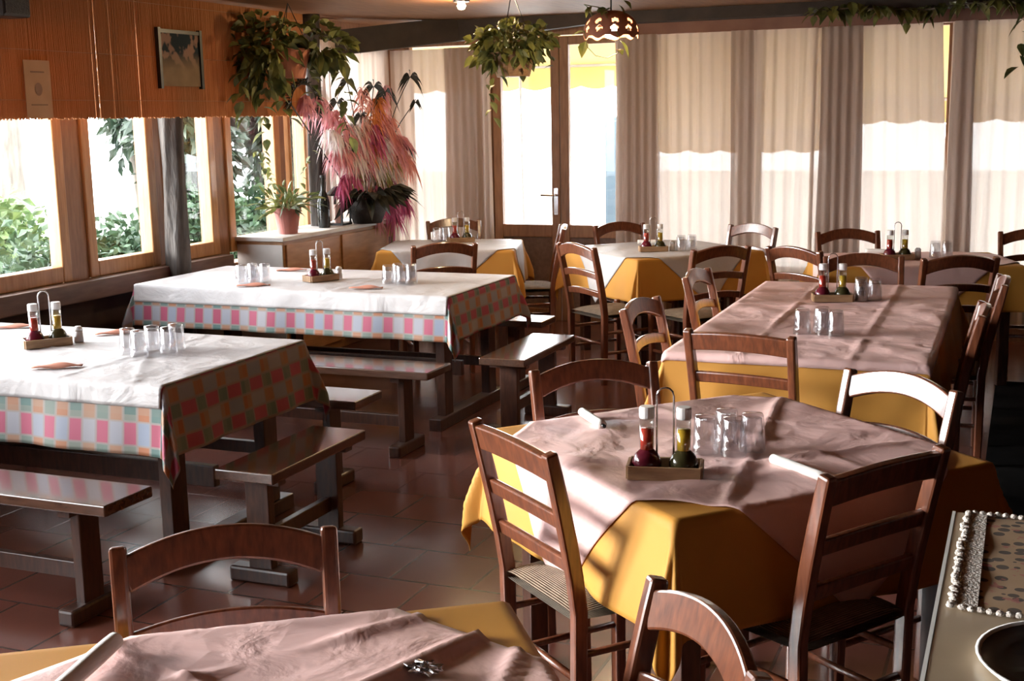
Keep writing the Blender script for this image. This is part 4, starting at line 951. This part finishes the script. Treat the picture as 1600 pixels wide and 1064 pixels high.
def make_cruet(label, kind):
    t = thing('cruet', label, 'bottle', group='oil and vinegar cruets'); neck, dark = ('vinegar', 'vinegar_dark') if kind == 'v' else ('oil', 'oil_dark')
    MB().lathe([(0, 0), (0.030, 0.0), (0.038, 0.012), (0.039, 0.03), (0.030, 0.05), (0.018, 0.062), (0.0, 0.063)], n=24).build('filled_bulb', dark, t, smooth=True)
    MB().lathe([(0, 0.062), (0.0175, 0.063), (0.0175, 0.118), (0, 0.118)], n=18).build('filled_neck', neck, t, smooth=True)
    MB().lathe([(0.0195, 0.064), (0.0195, 0.15), (0.0165, 0.15), (0.018, 0.12)], n=18, cap=False).build('glass_neck', 'bottle', t, smooth=True)
    MB().lathe([(0, 0.146), (0.019, 0.146), (0.0205, 0.15), (0.0205, 0.174), (0.018, 0.178), (0, 0.178)], n=18).build('cap', 'white_cap', t, smooth=False)
    return t
def make_shaker(label):
    t = thing('salt_shaker', label, 'shaker', group='salt shakers by the cruets')
    MB().lathe([(0, 0), (0.019, 0), (0.021, 0.006), (0.018, 0.05), (0, 0.05)], n=18).build('jar', 'salt', t, smooth=True)
    MB().lathe([(0, 0.05), (0.0185, 0.05), (0.0185, 0.062), (0.012, 0.07), (0, 0.071)], n=18).build('lid', 'white_cap', t, smooth=True)
    return t
TABLES = {   # name for labels, tray position, angle
 'B': ('near long trestle table', -3.895, 4.18, 0.9), 'A': ('farther long trestle table', -3.86, 6.42, 1.1), 'C': ('long right-hand table', -0.875, 6.36, 0.25), 'D': ('square foreground table', -0.845, 3.10, 0.2),
 'E': ('back left corner table', -3.99, 8.72, 0.6), 'F': ('table before the glass door', -2.38, 8.40, 0.39), 'G': ('back right table', -0.74, 8.25, 0.39)}
tr0 = cv0 = co0 = sh0 = None
for key, (nm, x, y, a) in TABLES.items():
    lt = 'low wooden condiment tray with tall wire handle on the '+nm
    lv = 'red vinegar cruet in the tray on the '+nm; lo_ = 'yellow oil cruet in the tray on the '+nm; ls = 'small salt shaker beside the tray on the '+nm
    ca, sa = cos(a), sin(a)
    def at(dx, dy, dz=0): return (x+ca*dx-sa*dy, y+sa*dx+ca*dy, ZT+dz)
    if tr0 is None:
        tr0 = make_tray(lt); cv0 = make_cruet(lv, 'v'); co0 = make_cruet(lo_, 'o'); sh0 = make_shaker(ls)
        items = ((tr0, at(0, 0)), (cv0, at(-0.048, 0, 0.0085)), (co0, at(0.048, 0, 0.0085)), (sh0, at(0.135, 0.01)))
        for o, l_ in items: o.location = l_; o.rotation_euler = (0, 0, a)
    else:
        dup(tr0, at(0, 0), a, lt); dup(cv0, at(-0.048, 0, 0.0085), a, lv); dup(co0, at(0.048, 0, 0.0085), a, lo_)
        if key in 'ACFG': dup(sh0, at(0.135, 0.01), a, ls)

def make_tumbler(label):
    t = thing('drinking_glass', label, 'glass', group='tumblers set upside down on the tables')
    MB().lathe([(0.037, 0.0), (0.036, 0.03), (0.031, 0.1), (0.028, 0.107), (0, 0.109), (0, 0.094), (0.026, 0.094), (0.033, 0.03), (0.035, 0.0), (0.037, 0.0)], n=24, cap=False).build('body', 'glass', t, smooth=True)
    return t
GL = [('near long trestle table', 'stood in the middle of the table', [(-3.42, 4.13), (-3.34, 4.10), (-3.36, 4.21), (-3.27, 4.20), (-3.29, 4.28)]),
      ('farther long trestle table', 'in its left cluster', [(-4.27, 6.20), (-4.20, 6.22), (-4.25, 6.29), (-4.17, 6.30)]),
      ('farther long trestle table', 'in its right cluster', [(-3.40, 6.40), (-3.32, 6.42), (-3.38, 6.49), (-3.30, 6.50), (-3.27, 6.44)]),
      ('long right-hand table', 'in its near cluster', [(-0.86, 5.36), (-0.77, 5.37), (-0.72, 5.36), (-0.79, 5.44)]),
      ('long right-hand table', 'beside its condiment tray', [(-0.74, 6.40), (-0.68, 6.45), (-0.75, 6.48)]),
      ('square foreground table', 'right of its condiment tray', [(-0.80, 3.36), (-0.72, 3.36), (-0.68, 3.42), (-0.76, 3.45)]),
      ('back left corner table', 'left of its condiment tray', [(-4.19, 8.70), (-4.12, 8.72), (-4.16, 8.79)]),
      ('table before the glass door', 'right of its condiment tray', [(-2.20, 8.47), (-2.14, 8.53)]),
      ('back right table', 'right of its condiment tray', [(-0.52, 8.40), (-0.45, 8.43)])]
g0 = None
for (nm, wh, pts) in GL:
    L_ = 'upside-down clear tumbler on the %s, %s' % (nm, wh)
    for (x, y) in pts:
        gname = 'tumblers on the %s, %s' % (nm, wh)
        if g0 is None: g0 = make_tumbler(L_); g0.location = (x, y, ZT); g0['group'] = gname
        else: dup(g0, (x, y, ZT), RND.uniform(0, 6), L_, gname)

def napkin(label, x, y, a, L=0.19, W=0.055):
    m = MB()
    m.grid(14, 6, lambda u, v: ((u-0.5)*L, (v-0.5)*W*(sin(pi*min(1, max(0, 0.08+0.84*u)))**0.5), 0.006+0.012*sin(pi*v)*sin(pi*u)+0.003*sin(9*u+4*v)))
    o = tag(m.build('paper_napkin', 'napkin', smooth=True, solid=0.004), label, 'napkin', 'salmon paper napkins'); o.location = (x, y, ZT); o.rotation_euler = (0, 0, a)
for (lab, x, y, a) in [
   ('salmon paper napkin at the front edge of the near trestle table', -3.50, 3.80, 0.55), ('salmon paper napkin beside the cruets of the near trestle table', -4.40, 4.52, 0.6),
   ('salmon paper napkin behind the tumblers on the near trestle table', -3.80, 4.52, 0.75), ('salmon paper napkin before the left tumblers of the farther trestle table', -4.12, 6.10, 0.5),
   ('salmon paper napkin right of the cruets on the farther trestle table', -3.42, 6.17, 0.35), ('salmon paper napkin at the back edge of the farther trestle table', -4.30, 6.80, 0.5)]:
    napkin(lab, x, y, a)
def rolled(label, p, q, r, z=ZT):
    p = Vector((*p, z+r+0.0005)); q = Vector((*q, z+r+0.0005)); m = MB()
    m.tube([p.lerp(q, i/8) for i in range(9)], lambda t: r*(0.92+0.12*t+0.05*sin(6*t)), 14)
    t = thing('napkin_roll', label, 'napkin', p-Vector((0, 0, r)), 0, 'white napkins rolled around cutlery')
    for v in m.v: v -= (p-Vector((0, 0, r)))
    m.build('rolled_napkin', 'white_napkin', t, smooth=True)
    d = (q-p).normalized(); k = MB(); k.tube([Vector((0, 0, r))+(q-p)-d*0.002, Vector((0, 0, r))+(q-p)+d*0.02], 0.006, 8); k.build('cutlery_end', 'dark_glass', t, smooth=True)
rolled('white napkin roll at the left back side of the square foreground table', (-1.27, 3.66), (-1.155, 3.515), 0.014)
rolled('white napkin roll near the dark chair on the square foreground table', (-0.60, 3.30), (-0.44, 3.16), 0.014)
rolled('white napkin roll on the bottom left table', (-1.485, 1.70), (-1.43, 1.47), 0.017, 0.764)
rolled('white napkin roll on the far left of the table before the glass door', (-2.62, 8.83), (-2.48, 8.86), 0.016)
rolled('white napkin roll on the left of the back right table', (-0.97, 8.55), (-0.80, 8.56), 0.016)
m = MB(); rr = random.Random(3)
def crum(u, v):
    a = 2*pi*u; th = pi*v; r = 0.018*(1+0.35*sin(5*a+3*th)+0.25*sin(9*a-4*th)); return (1.5*r*sin(th)*cos(a), r*sin(th)*sin(a), 0.010+0.42*r*cos(th))
m.grid(26, 14, crum); o = tag(m.build('foil_wrapper', 'chrome'), 'small crumpled shiny wrapper on the paper of the bottom table', 'wrapper'); o.location = (-0.915, 1.80, ZT+0.004)

t = tag(MB().span((-0.12, 3.95, 0), (2.4, 8.3, 0.003)).build('floor_layer', 'floor_darkener'), 'added black sheet darkening the floor at the right', 'mat')  # thin black sheet added to keep the right-hand floor dark

# ------------------------------------------------------------------ sideboard at the right with runner and dark dish
t = thing('sideboard', 'buff-topped sideboard in the bottom right corner', 'sideboard', (0.36, 1.70, 0))
MB().span((-0.455, -0.85, 0.04), (0.455, 0.865, 0.872)).build('body', 'wood_dark', t, bevel=0.004)
MB().span((-0.46, -0.86, 0.872), (0.46, 0.875, 0.90)).build('top', 'sideboard', t, bevel=0.003)
MB().span((-0.466, -0.86, 0.874), (-0.460, 0.875, 0.901)).build('edge_strip', 'rim', t)
for y in (-0.42, 0.42):
    d = MB().span((-0.462, y-0.40, 0.08), (-0.455, y+0.40, 0.85)).build('door', 'wood_dark', t)
t = thing('table_runner', 'patterned tapestry runner with white crochet fringe on the sideboard', 'runner', (0.36, 2.30, 0.9015))
rr = random.Random(2)
MB().grid(40, 30, lambda u, v: (-0.43+0.86*u, -0.255+0.51*v, 0.003+0.0015*sin(20*u)*sin(17*v)), lambda u, v: (u*0.86, v*0.51)).build('cloth', 'runner', t, smooth=True, solid=0.002)
def fringe(p, q, n):
    m = MB(); p = Vector(p); q = Vector(q); d = (q-p).normalized(); sd = Vector((-d.y, d.x, 0))
    for i in range(n):
        c = p.lerp(q, (i+0.5)/n); l = 0.016+rr.uniform(-0.003, 0.004)
        m.lathe([(0, -0.004), (0.007, -0.003), (0.008, 0.000), (0.005, 0.003), (0, 0.0035)], (c.x+sd.x*rr.uniform(-.004, .004), c.y+sd.y*rr.uniform(-.004, .004), 0.006), 8)
    return m
fringe((-0.437, -0.26, 0), (-0.437, 0.26, 0), 52).build('fringe', 'crochet', t, smooth=True)
fringe((-0.43, -0.262, 0), (0.43, -0.262, 0), 60).build('fringe', 'crochet', t, smooth=True)
fringe((-0.43, 0.258, 0), (0.43, 0.258, 0), 60).build('fringe', 'crochet', t, smooth=True)
MB().span((-0.432, -0.25, 0.0045), (-0.40, 0.25, 0.0062)).build('border_band', 'crochet', t)
t = thing('round_dish', 'round black dish with a white rim on the sideboard', 'dish', (0.115, 1.865, 0.9012))
MB().lathe([(0, 0.004), (0.115, 0.004), (0.145, 0.012)], n=40, cap=False).build('well', 'black', t, smooth=True, solid=0.002)
MB().lathe([(0.10, 0.0), (0.14, 0.004), (0.152, 0.016), (0.147, 0.017), (0.138, 0.008), (0.10, 0.002)], n=40, cap=False).build('rim', 'rim', t, smooth=True)
